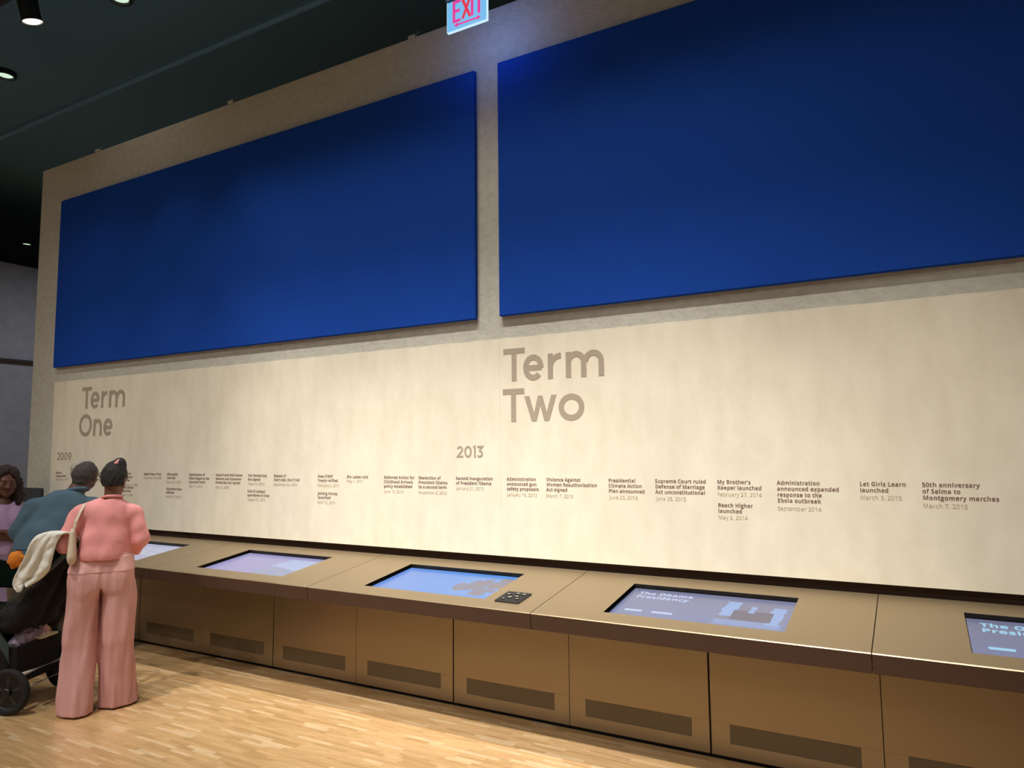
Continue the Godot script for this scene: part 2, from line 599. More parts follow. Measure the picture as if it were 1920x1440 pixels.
	M.towel = tri_mat(Color(0.94, 0.93, 0.89), shade, Vector3(4, 4, 4), 0.97, knit, 0.6)
	M.fabric_black = tri_mat(Color(0.085, 0.07, 0.075), shade, Vector3(6, 6, 6), 0.95, cloth, 0.3)
	M.frame_grey = mat(Color(0.24, 0.29, 0.28), 0.45, 0.3)
	M.chrome = mat(Color(0.88, 0.87, 0.86), 0.40, 0.3)
	M.rubber = mat(Color(0.07, 0.06, 0.07), 0.8)
	M.spoke = mat(Color(0.20, 0.19, 0.185), 0.4, 0.2)
	M.hair_pale = tri_mat(Color(0.70, 0.67, 0.64), shade, Vector3(9, 9, 9), 0.8, curls, 0.5)
	M.pink_pale = tri_mat(Color(0.89, 0.675, 0.66), shade, Vector3(5, 5, 5), 0.9, cloth, 0.3)
	M.orange = tri_mat(Color(0.87, 0.50, 0.13), shade, Vector3(8, 8, 8), 0.9, knit, 0.6)
	M.teal = tri_mat(Color(0.07, 0.24, 0.23), shade, Vector3(6, 6, 6), 0.9, cloth, 0.3)
	M.bag_mauve = tri_mat(Color(0.62, 0.56, 0.64), shade, Vector3(8, 8, 8), 0.8, cloth, 0.4)
	M.bag_pink = mat(Color(0.88, 0.72, 0.72), 0.8)
	M.paper = mat(Color(0.82, 0.77, 0.62), 0.8)
	M.yellow = mat(Color(0.80, 0.62, 0.33), 0.7)
	M.fixture = mat(Color(0.06, 0.06, 0.065), 0.5)

# upright fibres are of no use on a floor: stretch the noise along x
func wood_grain() -> ImageTexture:
	var n := noise(21, 1.0, 3)
	var im := Image.create(512, 512, false, Image.FORMAT_RGB8)
	for y in 512:
		for x in 512:
			# wrap both ways by walking on circles
			var ax := TAU * x / 512.0
			var ay := TAU * y / 512.0
			var v := n.get_noise_3d(cos(ax) * 1.3 + 7.0 * cos(ay), sin(ax) * 1.3 + 3.0, 7.0 * sin(ay))
			var w := n.get_noise_3d(cos(ax) * 2.0 + 30.0 * cos(ay), sin(ax) * 2.0 - 9.0, 30.0 * sin(ay))
			var g := 0.94 + 0.06 * v + 0.05 * w
			im.set_pixel(x, y, Color(minf(g, 1.0), minf(g * 0.995, 1.0), minf(g * 0.985, 1.0)))
	return ImageTexture.create_from_image(im)

func holes() -> ImageTexture:
	var im := Image.create(64, 64, false, Image.FORMAT_RGB8)
	im.fill(Color(1, 1, 1))
	for j in 8:
		for i in 8:
			im.fill_rect(Rect2i(i * 8 + 1, j * 8 + 1, 6, 6), Color(0.5, 0.5, 0.5))
	return ImageTexture.create_from_image(im)

# ======================================================================== lamps
const WASH_Y := 5.0
const WASH_Z := -2.8

func make_lamps() -> void:
	# [x along the track, main beam, tight core, wide spill], half a metre apart
	var row := []
	for i in 19:
		var x := -7.88 + 0.5 * i
		if i == 3 or i == 5:
			continue   # heads are missing from the track here
		var level := 0.80 * clampf((x + 8.35) / 3.25, 0.0, 1.0) * (1.0 - 0.85 * smoothstep(-1.7, 1.0, x)) * (1.22 if i == 2 or i == 4 or i == 6 else 1.0)
		row.append([x, 6.6 * level, 6.4 * level * (0.8 + 0.2 * smoothstep(-4.5, -3.0, x)), 1.45 * level])
	var st := new_st()
	add_box(st, Vector3(-3.4, WASH_Y + 0.32, WASH_Z), Vector3(9.6, 0.04, 0.036), 0.004)
	var track := obj("lighting_track", st.commit(), M.fixture)
	tag(track, "black ceiling track carrying the row of wall spotlights", "track")
	for x in [-7.6, -3.4, 0.8]:
		var hang := new_st()
		add_tube(hang, [Vector3(x, WASH_Y + 0.33, WASH_Z), Vector3(x, 5.99, WASH_Z)], [0.008], 8)
		obj("hanger_rod", hang.commit(), M.fixture, track)
	var names := ["wall spotlight at the far end of the ceiling track", "second wall spotlight from the track's far end", "third wall spotlight from the track's far end, before the first gap in the row", "spotlight with its lens shining at the top corner of the view, above the visitors", "wall spotlight over the pink woman's edge of the pale screen", "wall spotlight over the lavender screen's far edge", "wall spotlight over the middle of the lavender screen", "wall spotlight over the joint past the lavender screen", "wall spotlight aimed at the treaty caption from 2011", "wall spotlight over the blue screen's far edge", "wall spotlight aimed at the year 2013", "wall spotlight aimed at the gap between the blue panels", "wall spotlight aimed at the middle of the second large heading", "wall spotlight aimed past the second heading's last letters", "wall spotlight aimed at the caption on a brothers' initiative", "wall spotlight aimed at the caption on the Ebola outbreak", "last wall spotlight at the near end of the ceiling track"]
	for i in row.size():
		washer(row[i], names[i])
	# downlights over the rest of the hall; the out-of-view ones are added fill
	var spots := [
		[Vector3(-15.9, 5.96, -7.7), 3.0, 60.0, 0.0, "small lit ceiling downlight far behind the end of the wall"],
		[Vector3(-8.93, 5.96, -4.0), 0.4, 60.0, 0.0, "small dim ceiling downlight above the far end of the wall"],
		[Vector3(-6.44, 5.96, -3.82), 0.6, 60.0, 0.0, "ceiling downlight cut off by the view's upper edge, over the first blue panel"],
		[Vector3(-9.4, 5.96, -6.0), 24.0, 66.0, 0.0, "added downlight hidden behind the wall to brighten the partition with the ledge"],  # added to brighten the partition, kept out of sight behind the wall
		[Vector3(-4.2, 5.96, -0.9), 20.0, 20.0, 26.0, "added unseen fill downlight tilted at the cabinets by the pink woman"],  # the tilted ones are added fill for floor and cabinets, out of view
		[Vector3(-2.9, 5.96, -0.9), 31.0, 20.0, 26.0, "added unseen fill downlight tilted at the cabinets under the blue screen"],
		[Vector3(-1.4, 5.96, -0.9), 30.0, 20.0, 26.0, "added unseen fill downlight tilted at the cabinets under the titled screen"],
		[Vector3(0.1, 5.96, -0.9), 22.0, 20.0, 26.0, "added unseen fill downlight tilted at the cabinets at the near end"],
		[Vector3(-9.0, 5.96, 0.8), 15.0, 80.0, 0.0, "added unseen fill downlight over the hall in front of the far end of the counters"],  # from here on: added fill behind the camera, for backs and general brightness
		[Vector3(-4.5, 5.96, 1.2), 14.0, 80.0, 0.0, "added unseen fill downlight over the hall behind the stroller"],
		[Vector3(0.5, 5.96, 1.6), 15.0, 80.0, 0.0, "added unseen fill downlight over the hall in front of the near counters"],
		[Vector3(-7.0, 5.96, 5.0), 20.0, 80.0, 0.0, "added unseen fill downlight near the hall's dark front wall, far side"],
		[Vector3(-2.0, 5.96, 5.2), 20.0, 80.0, 0.0, "added unseen fill downlight near the hall's dark front wall, near side"]]
	for s in spots:
		downlight(s[0], s[1], s[2], s[3], s[4])

func washer(spec: Array, label: String) -> void:
	var t := thing("wall_spotlight", label, "spotlight", Vector3(spec[0], WASH_Y, WASH_Z), 0.0, "spotlights on the ceiling track")
	var tilt := deg_to_rad(16.0)
	var aim := Vector3(0, -cos(tilt), -sin(tilt))
	var turn := Basis(Vector3(1, 0, 0), atan2(aim.z, aim.y))
	# the can: its mouth is open and looks along +y of the frame
	var f := Transform3D(turn, Vector3.ZERO)
	var st := new_st()
	add_lathe(st, [Vector2(0.0, -0.20), Vector2(0.065, -0.20), Vector2(0.075, -0.19), Vector2(0.075, 0.0), Vector2(0.08, 0.004), Vector2(0.08, 0.012), Vector2(0.072, 0.012), Vector2(0.07, -0.004), Vector2(0.0, -0.004)], 24, f)
	obj("housing", st.commit(), M.fixture, t)
	var ln := new_st()
	add_lathe(ln, [Vector2(0.0, 0.022), Vector2(0.03, 0.020), Vector2(0.055, 0.012), Vector2(0.068, 0.002)], 24, f)
	obj("lens", ln.commit(), lens_material(), t)
	var yk := new_st()
	add_tube(yk, [f * Vector3(0.08, -0.1, 0), Vector3(0.09, 0.16, 0.0), Vector3(0.0, 0.2, 0), Vector3(-0.09, 0.16, 0.0), f * Vector3(-0.08, -0.1, 0)], [0.007], 8)
	obj("yoke", yk.commit(), M.fixture, t)
	var ad := new_st()
	add_box(ad, Vector3(0, 0.25, 0), Vector3(0.14, 0.1, 0.034), 0.004)
	obj("adapter", ad.commit(), M.fixture, t)
	# the beam: a main cone, a tighter core and a weak spill
	for b in [[spec[1], 15.0, 22.0], [spec[2], 18.0, 10.0], [spec[3], 30.0, 28.0]]:
		var l := beam(b[0], b[2], 0.035)
		t.add_child(l, true)
		l.position = f * Vector3(0, 0.03, 0)
		l.basis = Basis.looking_at(Vector3(0, -cos(deg_to_rad(b[1])), -sin(deg_to_rad(b[1]))), Vector3(0, 0, 1))

func beam(energy: float, half_angle: float, size: float) -> SpotLight3D:
	var l := SpotLight3D.new()
	l.name = "beam"
	l.light_color = Color(1.0, 0.98, 0.95)
	l.light_energy = energy
	l.spot_angle = half_angle
	l.spot_angle_attenuation = 1.0
	l.spot_attenuation = 2.0
	l.spot_range = 20.0
	l.light_size = size
	l.shadow_enabled = true
	return l

var lens_mat: StandardMaterial3D
func lens_material() -> StandardMaterial3D:
	if lens_mat == null:
		lens_mat = glow(Color(1.0, 0.95, 0.86), 6.0)
	return lens_mat

func downlight(at: Vector3, energy: float, half_angle: float, tilt: float, label: String) -> void:
	var t := thing("ceiling_downlight", label, "downlight", at, 0.0, "downlights in the dark ceiling")
	var st := new_st()
	add_lathe(st, [Vector2(0.11, 0.03), Vector2(0.11, -0.012), Vector2(0.085, -0.016), Vector2(0.08, 0.02), Vector2(0.0, 0.02)], 24)
	obj("trim_ring", st.commit(), M.fixture, t)
	var ln := new_st()
	add_lathe(ln, [Vector2(0.0, -0.006), Vector2(0.05, -0.003), Vector2(0.078, 0.004)], 24)
	obj("lens", ln.commit(), glow(Color(0.9, 1.0, 0.9), 1.1), t)
	var l := beam(energy, half_angle, 0.07)
	t.add_child(l)
	l.position = Vector3(0, -0.03, 0)
	l.rotation = Vector3(-PI / 2 + deg_to_rad(tilt), 0, 0)

# ======================================================================== structure
func make_room() -> void:
	struct("ceiling", box_mesh(Vector3(-7, 6.1, -1), Vector3(27, 0.2, 19)), M.ceiling)
	struct("wall_far", box_mesh(Vector3(-20.1, 3.0, -1), Vector3(0.2, 6.0, 19)), M.near_black)
	struct("wall_rear", box_mesh(Vector3(-7, 3.0, -10.1), Vector3(26, 6.0, 0.2)), M.near_black)
	struct("wall_right", box_mesh(Vector3(6.1, 3.0, -1), Vector3(0.2, 6.0, 18)), M.hall_dark)
	struct("wall_front", box_mesh(Vector3(-7, 3.0, 8.1), Vector3(26, 6.0, 0.2)), M.hall_dark)
	# the lower partition beyond the end of the wall, with a ledge
	var side := struct("wall_left", box_mesh(Vector3(-12.15, 2.265, -4.0), Vector3(0.3, 4.53, 11.9)), M.hall_wall)
	obj("ledge", box_mesh(Vector3(-11.985, 3.03, -4.0), Vector3(0.05, 0.045, 11.9), 0.004), M.near_black, side)
	struct("trim_1", box_mesh(Vector3(-5.0, 5.08, -3.83), Vector3(16, 0.06, 0.05), 0.01), M.ceiling)

func make_wall() -> void:
	var wall := struct("wall_back", box_mesh(Vector3(-1.17, 2.825, WALL_Z - 0.2), Vector3(14.34, 3.85, 0.4), 0.004), M.grey_plaster)
	obj("wall_base", box_mesh(Vector3(-1.17, 0.45, -4.395), Vector3(14.34, 0.9, 0.39)), M.trim_brown, wall)
	obj("wall_end", box_mesh(Vector3(-8.11, 0.45, WALL_Z - 0.05), Vector3(0.46, 0.899, 0.1)), M.grey_plaster, wall)
	# cream plaster panels, trowelled on the lower half; edges a little uneven
	var xs := [-7.885, -2.436, 3.1, 5.95]
	for i in 3:
		obj("plaster_panel", uneven_panel(xs[i] + (0.0 if i == 0 else 0.0004), xs[i + 1] - 0.0004, 0.897, 2.353, i), M.cream, wall)
	for c in [Vector3(-5.257, 4.76, 0), Vector3(-7.322, 4.757, 0), Vector3(-3.203, 4.752, 0)]:
		var st := new_st()
		add_box(st, Vector3(c.x, c.y + 0.012, WALL_Z - 0.03), Vector3(0.07, 0.03, 0.06), 0.006)
		add_tube(st, [Vector3(c.x + 0.02, c.y + 0.02, WALL_Z - 0.02), Vector3(c.x + 0.05, c.y + 0.05, WALL_Z - 0.03)], [0.008], 6)
		obj("edge_clip", st.commit(), M.grey_plaster, wall)

func uneven_panel(x0: float, x1: float, y0: float, y1: float, seed_: int) -> ArrayMesh:
	var n := noise(40 + seed_, 6.0, 3)
	var st := new_st()
	var count := int((x1 - x0) / 0.05)
	var z0 := WALL_Z - 0.002
	for i in count:
		var a := lerpf(x0, x1, float(i) / count)
		var b := lerpf(x0, x1, float(i + 1) / count)
		var ya := y1 + 0.004 * n.get_noise_1d(a)
		var yb := y1 + 0.004 * n.get_noise_1d(b)
		quad(st, Vector3(a, y0, FACE_Z), Vector3(b, y0, FACE_Z), Vector3(b, yb, FACE_Z), Vector3(a, ya, FACE_Z), Vector3(0, 0, 1))
		quad(st, Vector3(a, ya, FACE_Z), Vector3(b, yb, FACE_Z), Vector3(b, yb, z0), Vector3(a, ya, z0), Vector3(0, 1, 0))
		quad(st, Vector3(a, y0, FACE_Z), Vector3(b, y0, FACE_Z), Vector3(b, y0, z0), Vector3(a, y0, z0), Vector3(0, -1, 0))
	for e in [[x0, -1.0], [x1, 1.0]]:
		quad(st, Vector3(e[0], y0, FACE_Z), Vector3(e[0], y1, FACE_Z), Vector3(e[0], y1, z0), Vector3(e[0], y0, z0), Vector3(e[1], 0, 0))
	return st.commit()

func make_floor() -> void:
	var floor_ := struct("floor", box_mesh(Vector3(-7, -0.106, -1), Vector3(27, 0.2, 19)), M.joint)
	# wood strips laid along the wall; the ones that show largest are pieces of their own
	var lens := [0.13, 0.16, 0.19, 0.22, 0.26]
	var pitch := 0.027
	var meshes := []
	for l in lens:
		meshes.append(box_mesh(Vector3(0, -0.003, 0), Vector3(l - 0.0005, 0.006, pitch - 0.0005), 0.0004))
	var field := new_st()
	var tones: Array = M.wood
	var single := []
	var rows := int((1.2 + 3.87) / pitch)
	for r in rows:
		var z := -3.87 + pitch * (r + 0.5)
		var x := -9.0 + rng.randf() * 0.3
		while x < 1.6:
			var k := rng.randi() % 5
			var l: float = lens[k]
			var tone := rng.randi() % tones.size()
			var c := Vector3(x + l * 0.5, 0, z)
			x += l
			# what the visitor's eye reaches in front of the counters
			var d := Vector2(c.x, c.z).length()
			var ang := atan2(-c.x, -c.z)
			if c.z > -3.84 and c.z < -2.2 and ang > 0.36 and ang < 0.80 and d > 3.35:
				single.append([d, c, k, tone])
			else:
				strip(field, c, l, pitch, tones[tone].albedo_color)
	single.sort_custom(func(a, b): return a[0] < b[0])
	for i in single.size():
		var s: Array = single[i]
		if i < 300:
			obj("floorboard", meshes[s[2]], tones[s[3]], floor_).position = s[1]
		else:
			strip(field, s[1], lens[s[2]], pitch, tones[s[3]].albedo_color)
	var rest := obj("floorboard_field", field.commit(), M.wood_field, floor_)
	rest.set_meta("kind", "stuff")

func strip(st: SurfaceTool, c: Vector3, l: float, width: float, color: Color) -> void:
	var w := width * 0.5 - 0.0003
	var h := l * 0.5 - 0.0003
	st.set_color(color.srgb_to_linear())
	st.set_normal(Vector3.UP)
	for p in [Vector3(-h, 0, -w), Vector3(h, 0, -w), Vector3(h, 0, w), Vector3(-h, 0, -w), Vector3(h, 0, w), Vector3(-h, 0, w)]:
		st.add_vertex(c + p)
	if c.z < -1.5:
		for s in [-1.0, 1.0]:
			quad(st, c + Vector3(-h, 0, w * s), c + Vector3(h, 0, w * s), c + Vector3(h, -0.004, w * s), c + Vector3(-h, -0.004, w * s), Vector3(0, 0, s))

# ======================================================================== blue panels
func make_blue_panels() -> void:
	var y0 := 2.502
	var y1 := 4.308
	for p in [[-7.868, -2.607, "blue felt wall panel above the first heading, at the far end of the wall"], [-2.417, 2.844, "blue felt wall panel above the second heading, running out of the view"]]:
		var w: float = p[1] - p[0]
		var t := thing("wall_panel", p[2], "wall panel", Vector3((p[0] + p[1]) * 0.5, y0, WALL_Z), 0.0, "blue panels high on the wall")
		var st := new_st()
		add_box(st, Vector3(0, (y1 - y0) * 0.5, 0.0235), Vector3(w, y1 - y0, 0.035), 0.006)
		obj("felt_face", st.commit(), M.blue, t)
		var bt := new_st()
		for yy in [0.25, 1.55]:
			add_box(bt, Vector3(0, yy, 0.0035), Vector3(w - 0.3, 0.06, 0.007))
		obj("mounting_batten", bt.commit(), M.fixture, t)

# ======================================================================== counters
func on_top(z: float, lift := 0.0) -> Vector3:   # a point of the sloping top, lifted along its normal
	var k := (EDGE_Z - z) / (EDGE_Z - BACK_Z)
	var n := Vector3(0, EDGE_Z - BACK_Z, BACK_Y - EDGE_Y).normalized()
	return Vector3(0, lerpf(EDGE_Y, BACK_Y, k), z) + n * lift

func top_frame(x: float, z: float, lift := 0.0) -> Transform3D:   # x along the wall, y up the slope, z out of the top
	var up := Vector3(0, BACK_Y - EDGE_Y, BACK_Z - EDGE_Z).normalized()
	return Transform3D(Basis(Vector3(1, 0, 0), up, Vector3(1, 0, 0).cross(up)), on_top(z, lift) + Vector3(x, 0, 0))

func make_counters() -> void:
	var slope := top_frame(0, EDGE_Z)
	var depth := Vector2(EDGE_Z - BACK_Z, BACK_Y - EDGE_Y).length()
	var sy0 := 0.128           # the screen's opening, measured up the slope
	var sy1 := 0.615
	var sw := 0.442
	var labels := ["bronze display counter at the far end of the row, behind the man in blue", "bronze display counter with a pale white screen beside the woman in pink", "bronze display counter with a lavender screen", "bronze display counter with a bright blue screen and a keypad plate", "bronze display counter showing a white title and photo on grey lavender", "bronze display counter at the near end, its titled screen running out of view"]
	for i in 6:
		var cx := -7.417 + MODULE * i
		var t := thing("display_counter", labels[i], "counter", Vector3(cx, 0, 0), 0.0, "display counters along the wall")
		var hw := MODULE * 0.5 - 0.0022
		# top plate with the opening, its front edge chamfered
		var st := new_st()
		var fr := slope
		var th := 0.02
		var ch := 0.004
		var nose := PackedVector2Array()
		for p in [fr * Vector3(0, ch, 0), fr * Vector3(0, 0, -ch), fr * Vector3(0, 0, -th), fr * Vector3(0, ch, -th)]:
			nose.append(Vector2(p.z, p.y))
		add_prism_x(st, nose, -hw, hw)
		add_box(st, Vector3(0, (sy0 + ch) * 0.5, -th * 0.5), Vector3(hw * 2, sy0 - ch, th), 0.0, fr)
		add_box(st, Vector3(0, (sy1 + depth) * 0.5, -th * 0.5), Vector3(hw * 2, depth - sy1, th), 0.0, fr)
		for s in [-1.0, 1.0]:
			add_box(st, Vector3(s * (sw + hw) * 0.5, (sy0 + sy1) * 0.5, -th * 0.5), Vector3(hw - sw, sy1 - sy0, th), 0.0, fr)
		obj("top_plate", st.commit(), M.bronze, t)
		# fascia leans in, then the underside
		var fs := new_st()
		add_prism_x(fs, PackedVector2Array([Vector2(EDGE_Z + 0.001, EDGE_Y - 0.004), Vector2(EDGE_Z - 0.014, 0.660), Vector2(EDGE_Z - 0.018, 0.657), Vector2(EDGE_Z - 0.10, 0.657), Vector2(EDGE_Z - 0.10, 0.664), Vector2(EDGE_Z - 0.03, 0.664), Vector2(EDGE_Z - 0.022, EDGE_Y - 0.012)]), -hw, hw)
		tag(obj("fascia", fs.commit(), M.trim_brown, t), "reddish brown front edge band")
		var us := new_st()
		add_prism_x(us, PackedVector2Array([Vector2(EDGE_Z - 0.10, 0.657), Vector2(EDGE_Z - 0.10, 0.672), Vector2(BACK_Z, 0.672), Vector2(BACK_Z, 0.657)]), -hw, hw)
		obj("underside", us.commit(), M.bronze, t)
		# the recess and its screen
		var rc := new_st()
		var dz := 0.03
		var c0 := Vector2(-sw, sy0)
		var c1 := Vector2(sw, sy1)
		quad(rc, fr * Vector3(c0.x, c0.y, -0.002), fr * Vector3(c0.x, c1.y, -0.002), fr * Vector3(c0.x, c1.y, -dz), fr * Vector3(c0.x, c0.y, -dz), Vector3(1, 0, 0))
		quad(rc, fr * Vector3(c1.x, c0.y, -0.002), fr * Vector3(c1.x, c1.y, -0.002), fr * Vector3(c1.x, c1.y, -dz), fr * Vector3(c1.x, c0.y, -dz), Vector3(-1, 0, 0))
		quad(rc, fr * Vector3(c0.x, c0.y, -0.002), fr * Vector3(c1.x, c0.y, -0.002), fr * Vector3(c1.x, c0.y, -dz), fr * Vector3(c0.x, c0.y, -dz), fr.basis.y)
		quad(rc, fr * Vector3(c0.x, c1.y, -0.002), fr * Vector3(c1.x, c1.y, -0.002), fr * Vector3(c1.x, c1.y, -dz), fr * Vector3(c0.x, c1.y, -dz), -fr.basis.y)
		add_box(rc, Vector3(0, (sy0 + sy1) * 0.5, -dz - 0.005), Vector3(sw * 2 + 0.01, sy1 - sy0 + 0.01, 0.01), 0.0, fr)
		obj("screen_recess", rc.commit(), M.black, t)
		screen(i, t, fr, sw, sy0, sy1, -dz + 0.006)
	keypad()
	var board := thing("display_board", "dark board standing on the counter's far end behind the man in blue", "board", Vector3(-7.9, 0.835, -4.0))
	var bd := new_st()
	add_plate(bd, rounded_rect(0, 0.215, 0.38, 0.41, 0.02), -0.015, 0.015)
	obj("panel", bd.commit(), M.hall_dark, board)
	obj("foot", box_mesh(Vector3(0, 0.007, 0), Vector3(0.24, 0.014, 0.14), 0.003), M.fixture, board)
	# base cabinets, half a unit out of step with the tops
	for i in 6:
		var x0 := -7.4145 + MODULE * i
		var said := ["bronze base cabinet at the far end, behind the stroller", "bronze base cabinet beside the pink wide trousers", "bronze base cabinet between the lavender screen and the blue screen", "bronze base cabinet below the keypad plate", "bronze base cabinet under the titled screens, cut off by the frame's lower edge", "last bronze base cabinet at the near end of the row"]
		var t := thing("base_cabinet", said[i], "cabinet", Vector3(x0, 0, 0), 0.0, "base cabinets under the counters")
		var cs := new_st()
		add_box(cs, Vector3(MODULE * 0.5, 0.347, (BASE_Z - 0.02 + BACK_Z) * 0.5), Vector3(MODULE - 0.002, 0.615, BASE_Z - 0.02 - BACK_Z))
		obj("carcass", cs.commit(), M.near_black, t)
		obj("plinth", box_mesh(Vector3(MODULE * 0.5, 0.02, (BASE_Z - 0.03 + BACK_Z) * 0.5), Vector3(MODULE, 0.04, BASE_Z - 0.03 - BACK_Z)), M.near_black, t)
		for k in 2:
			# strong joints at the unit's ends, a fine one in its middle
			var a := 0.0045 if k == 0 else MODULE * 0.5 + 0.0014
			var b := MODULE * 0.5 - 0.0014 if k == 0 else MODULE - 0.0045
			var vx0 := MODULE * 0.5 * k + 0.1
			var vx1 := vx0 + 0.605
			var vy0 := 0.092
			var vy1 := 0.187
			var d := new_st()
			var zc := BASE_Z - 0.01
			add_box(d, Vector3((a + b) * 0.5, (0.026 + vy0) * 0.5, zc), Vector3(b - a, vy0 - 0.026, 0.02), 0.0012)
			add_box(d, Vector3((a + b) * 0.5, (vy1 + 0.654) * 0.5, zc), Vector3(b - a, 0.654 - vy1, 0.02), 0.0012)
			add_box(d, Vector3((a + vx0) * 0.5, (vy0 + vy1) * 0.5, zc), Vector3(vx0 - a, vy1 - vy0 + 0.0024, 0.02), 0.0012)
			add_box(d, Vector3((vx1 + b) * 0.5, (vy0 + vy1) * 0.5, zc), Vector3(b - vx1, vy1 - vy0 + 0.0024, 0.02), 0.0012)
			var door := obj("door", d.commit(), M.bronze, t)
			var v := new_st()
			add_plate(v, rounded_rect((vx0 + vx1) * 0.5, (vy0 + vy1) * 0.5, vx1 - vx0 + 0.004, vy1 - vy0 + 0.004, 0.008), BASE_Z - 0.006, BASE_Z - 0.0012)
			tag(obj("vent_grille", v.commit(), M.vent, door), "darker perforated vent strip")

func picture(i: int) -> ImageTexture:
	var w := 320
	var h := 180
	var im := Image.create(w, h, false, Image.FORMAT_RGB8)
	var n := noise(60 + i, 0.02, 3)
	for y in h:
		for x in w:
			var u := float(x) / w
			var v := float(y) / h
			var c: Color
			var g := n.get_noise_2d(x, y)
			if i <= 1:
				c = Color(0.80, 0.81, 0.90).lerp(Color(0.72, 0.73, 0.85), clampf(0.5 + g, 0, 1))
				if v > 0.55 and absf(v - 0.6) < 0.015:
					c = Color(0.72, 0.72, 0.78)
			elif i == 2:
				c = Color(0.68, 0.66, 0.86)
				# a paler picture on the right side, its lower part grey
				if u > 0.60 - 0.12 * (v - 0.3) and u < 0.985 and v > 0.12 and v < 0.94:
					c = Color(0.70, 0.77, 0.95) if v < 0.5 + 0.25 * (u - 0.6) + 0.1 * g else Color(0.66, 0.68, 0.80).lerp(Color(0.60, 0.66, 0.84), clampf(0.5 + 1.5 * g, 0, 1))
				if u > 0.08 and u < 0.4 and v > 0.22 and v < 0.27:
					c = Color(0.72, 0.71, 0.89)
			elif i == 3:
				c = Color(0.42, 0.66, 0.99).lerp(Color(0.50, 0.64, 0.97), clampf(0.6 - u + g * 0.4, 0, 1))
				if u > 0.60 and u < 0.98 and v > 0.10 and v < 0.80:
					c = Color(0.47, 0.68, 0.97)
					# grey figures gathered in the picture
					var fig := false
					for q in [[0.66, 0.55, 0.07, 0.13], [0.72, 0.44, 0.05, 0.2], [0.80, 0.42, 0.055, 0.26], [0.90, 0.33, 0.08, 0.2], [0.86, 0.62, 0.09, 0.15]]:
						if pow((u - q[0]) / q[2], 2) + pow((v - q[1]) / q[3], 2) < 1.0 + g * 1.2:
							fig = true
					if fig:
						c = Color(0.55, 0.57, 0.70).lerp(Color(0.60, 0.56, 0.62), clampf(0.5 + 2.0 * g, 0, 1))
			else:
				var dim := 1.0 if i == 4 else 0.88
				c = Color(0.55, 0.56, 0.69).lerp(Color(0.53, 0.58, 0.77), v)
				# a picture of a room: bright windows, a dark desk, a pale floor
				if u > 0.60 and u < 0.965 and v > 0.14 and v < 0.86:
					c = Color(0.55, 0.56, 0.68)
					if v > 0.70:
						c = Color(0.58, 0.66, 0.86)
					for q in [[0.66, 0.38, 0.045, 0.22], [0.92, 0.5, 0.035, 0.26], [0.78, 0.36, 0.02, 0.1]]:
						if absf(u - q[0]) < q[2] * (1.0 + 0.6 * g) and absf(v - q[1]) < q[3]:
							c = Color(0.62, 0.74, 0.95)
					if absf(u - 0.79) < 0.11 and absf(v - 0.55) < 0.14 and not (absf(u - 0.78) < 0.018 and v < 0.47):
						c = Color(0.47, 0.45, 0.53)
				c = Color(c.r * dim, c.g * dim, c.b * dim)
			im.set_pixel(x, y, c)
	return ImageTexture.create_from_image(im)

func screen(i: int, t: Node3D, fr: Transform3D, sw: float, sy0: float, sy1: float, z: float) -> void:
	var st := new_st()
	var w := sw - 0.006
	var a := fr * Vector3(-w, sy0 + 0.006, z)
	var b := fr * Vector3(w, sy0 + 0.006, z)
	var c := fr * Vector3(w, sy1 - 0.006, z)
	var d := fr * Vector3(-w, sy1 - 0.006, z)
	var n := fr.basis.z
	for q in [[a, Vector2(0, 1)], [c, Vector2(1, 0)], [b, Vector2(1, 1)], [a, Vector2(0, 1)], [d, Vector2(0, 0)], [c, Vector2(1, 0)]]:
		st.set_normal(n)
		st.set_uv(q[1])
		st.add_vertex(q[0])
	# a slab under the glass
	var shown := obj("touchscreen", st.commit(), glow(Color(1, 1, 1), 1.0, picture(i)), t)
	tag(shown, ["lit screen, mostly hidden", "pale white lit screen", "lavender lit screen with a paler picture", "bright blue lit screen with grey figures", "grey lavender lit screen with a white title", "grey lavender lit screen, darker, with a white title"][i])
	if i >= 4:
		var k := 0.9 if i == 4 else 1.0
		var white := glow(Color(0.80, 0.86, 1.0) if i == 4 else Color(0.66, 0.88, 1.0), 1.0)
		var tm := text_mesh("The Obama\nPresidency", 0.062 * k, true)
		var size := tm.get_aabb()
		var o := obj("title_text", tm, white, shown)
		o.transform = fr * Transform3D(Basis(), Vector3(-w + 0.05 - size.position.x, sy1 - 0.055 - size.end.y, z + 0.001))
		for q in [[-w + 0.06, 0.095], [-w + 0.205, 0.11]]:
			var bs := new_st()
			add_plate(bs, rounded_rect(q[0] + q[1] * 0.5, sy0 + 0.135, q[1], 0.026, 0.006, 3), z + 0.0004, z + 0.0012, fr)
			obj("button_bar", bs.commit(), white, shown)

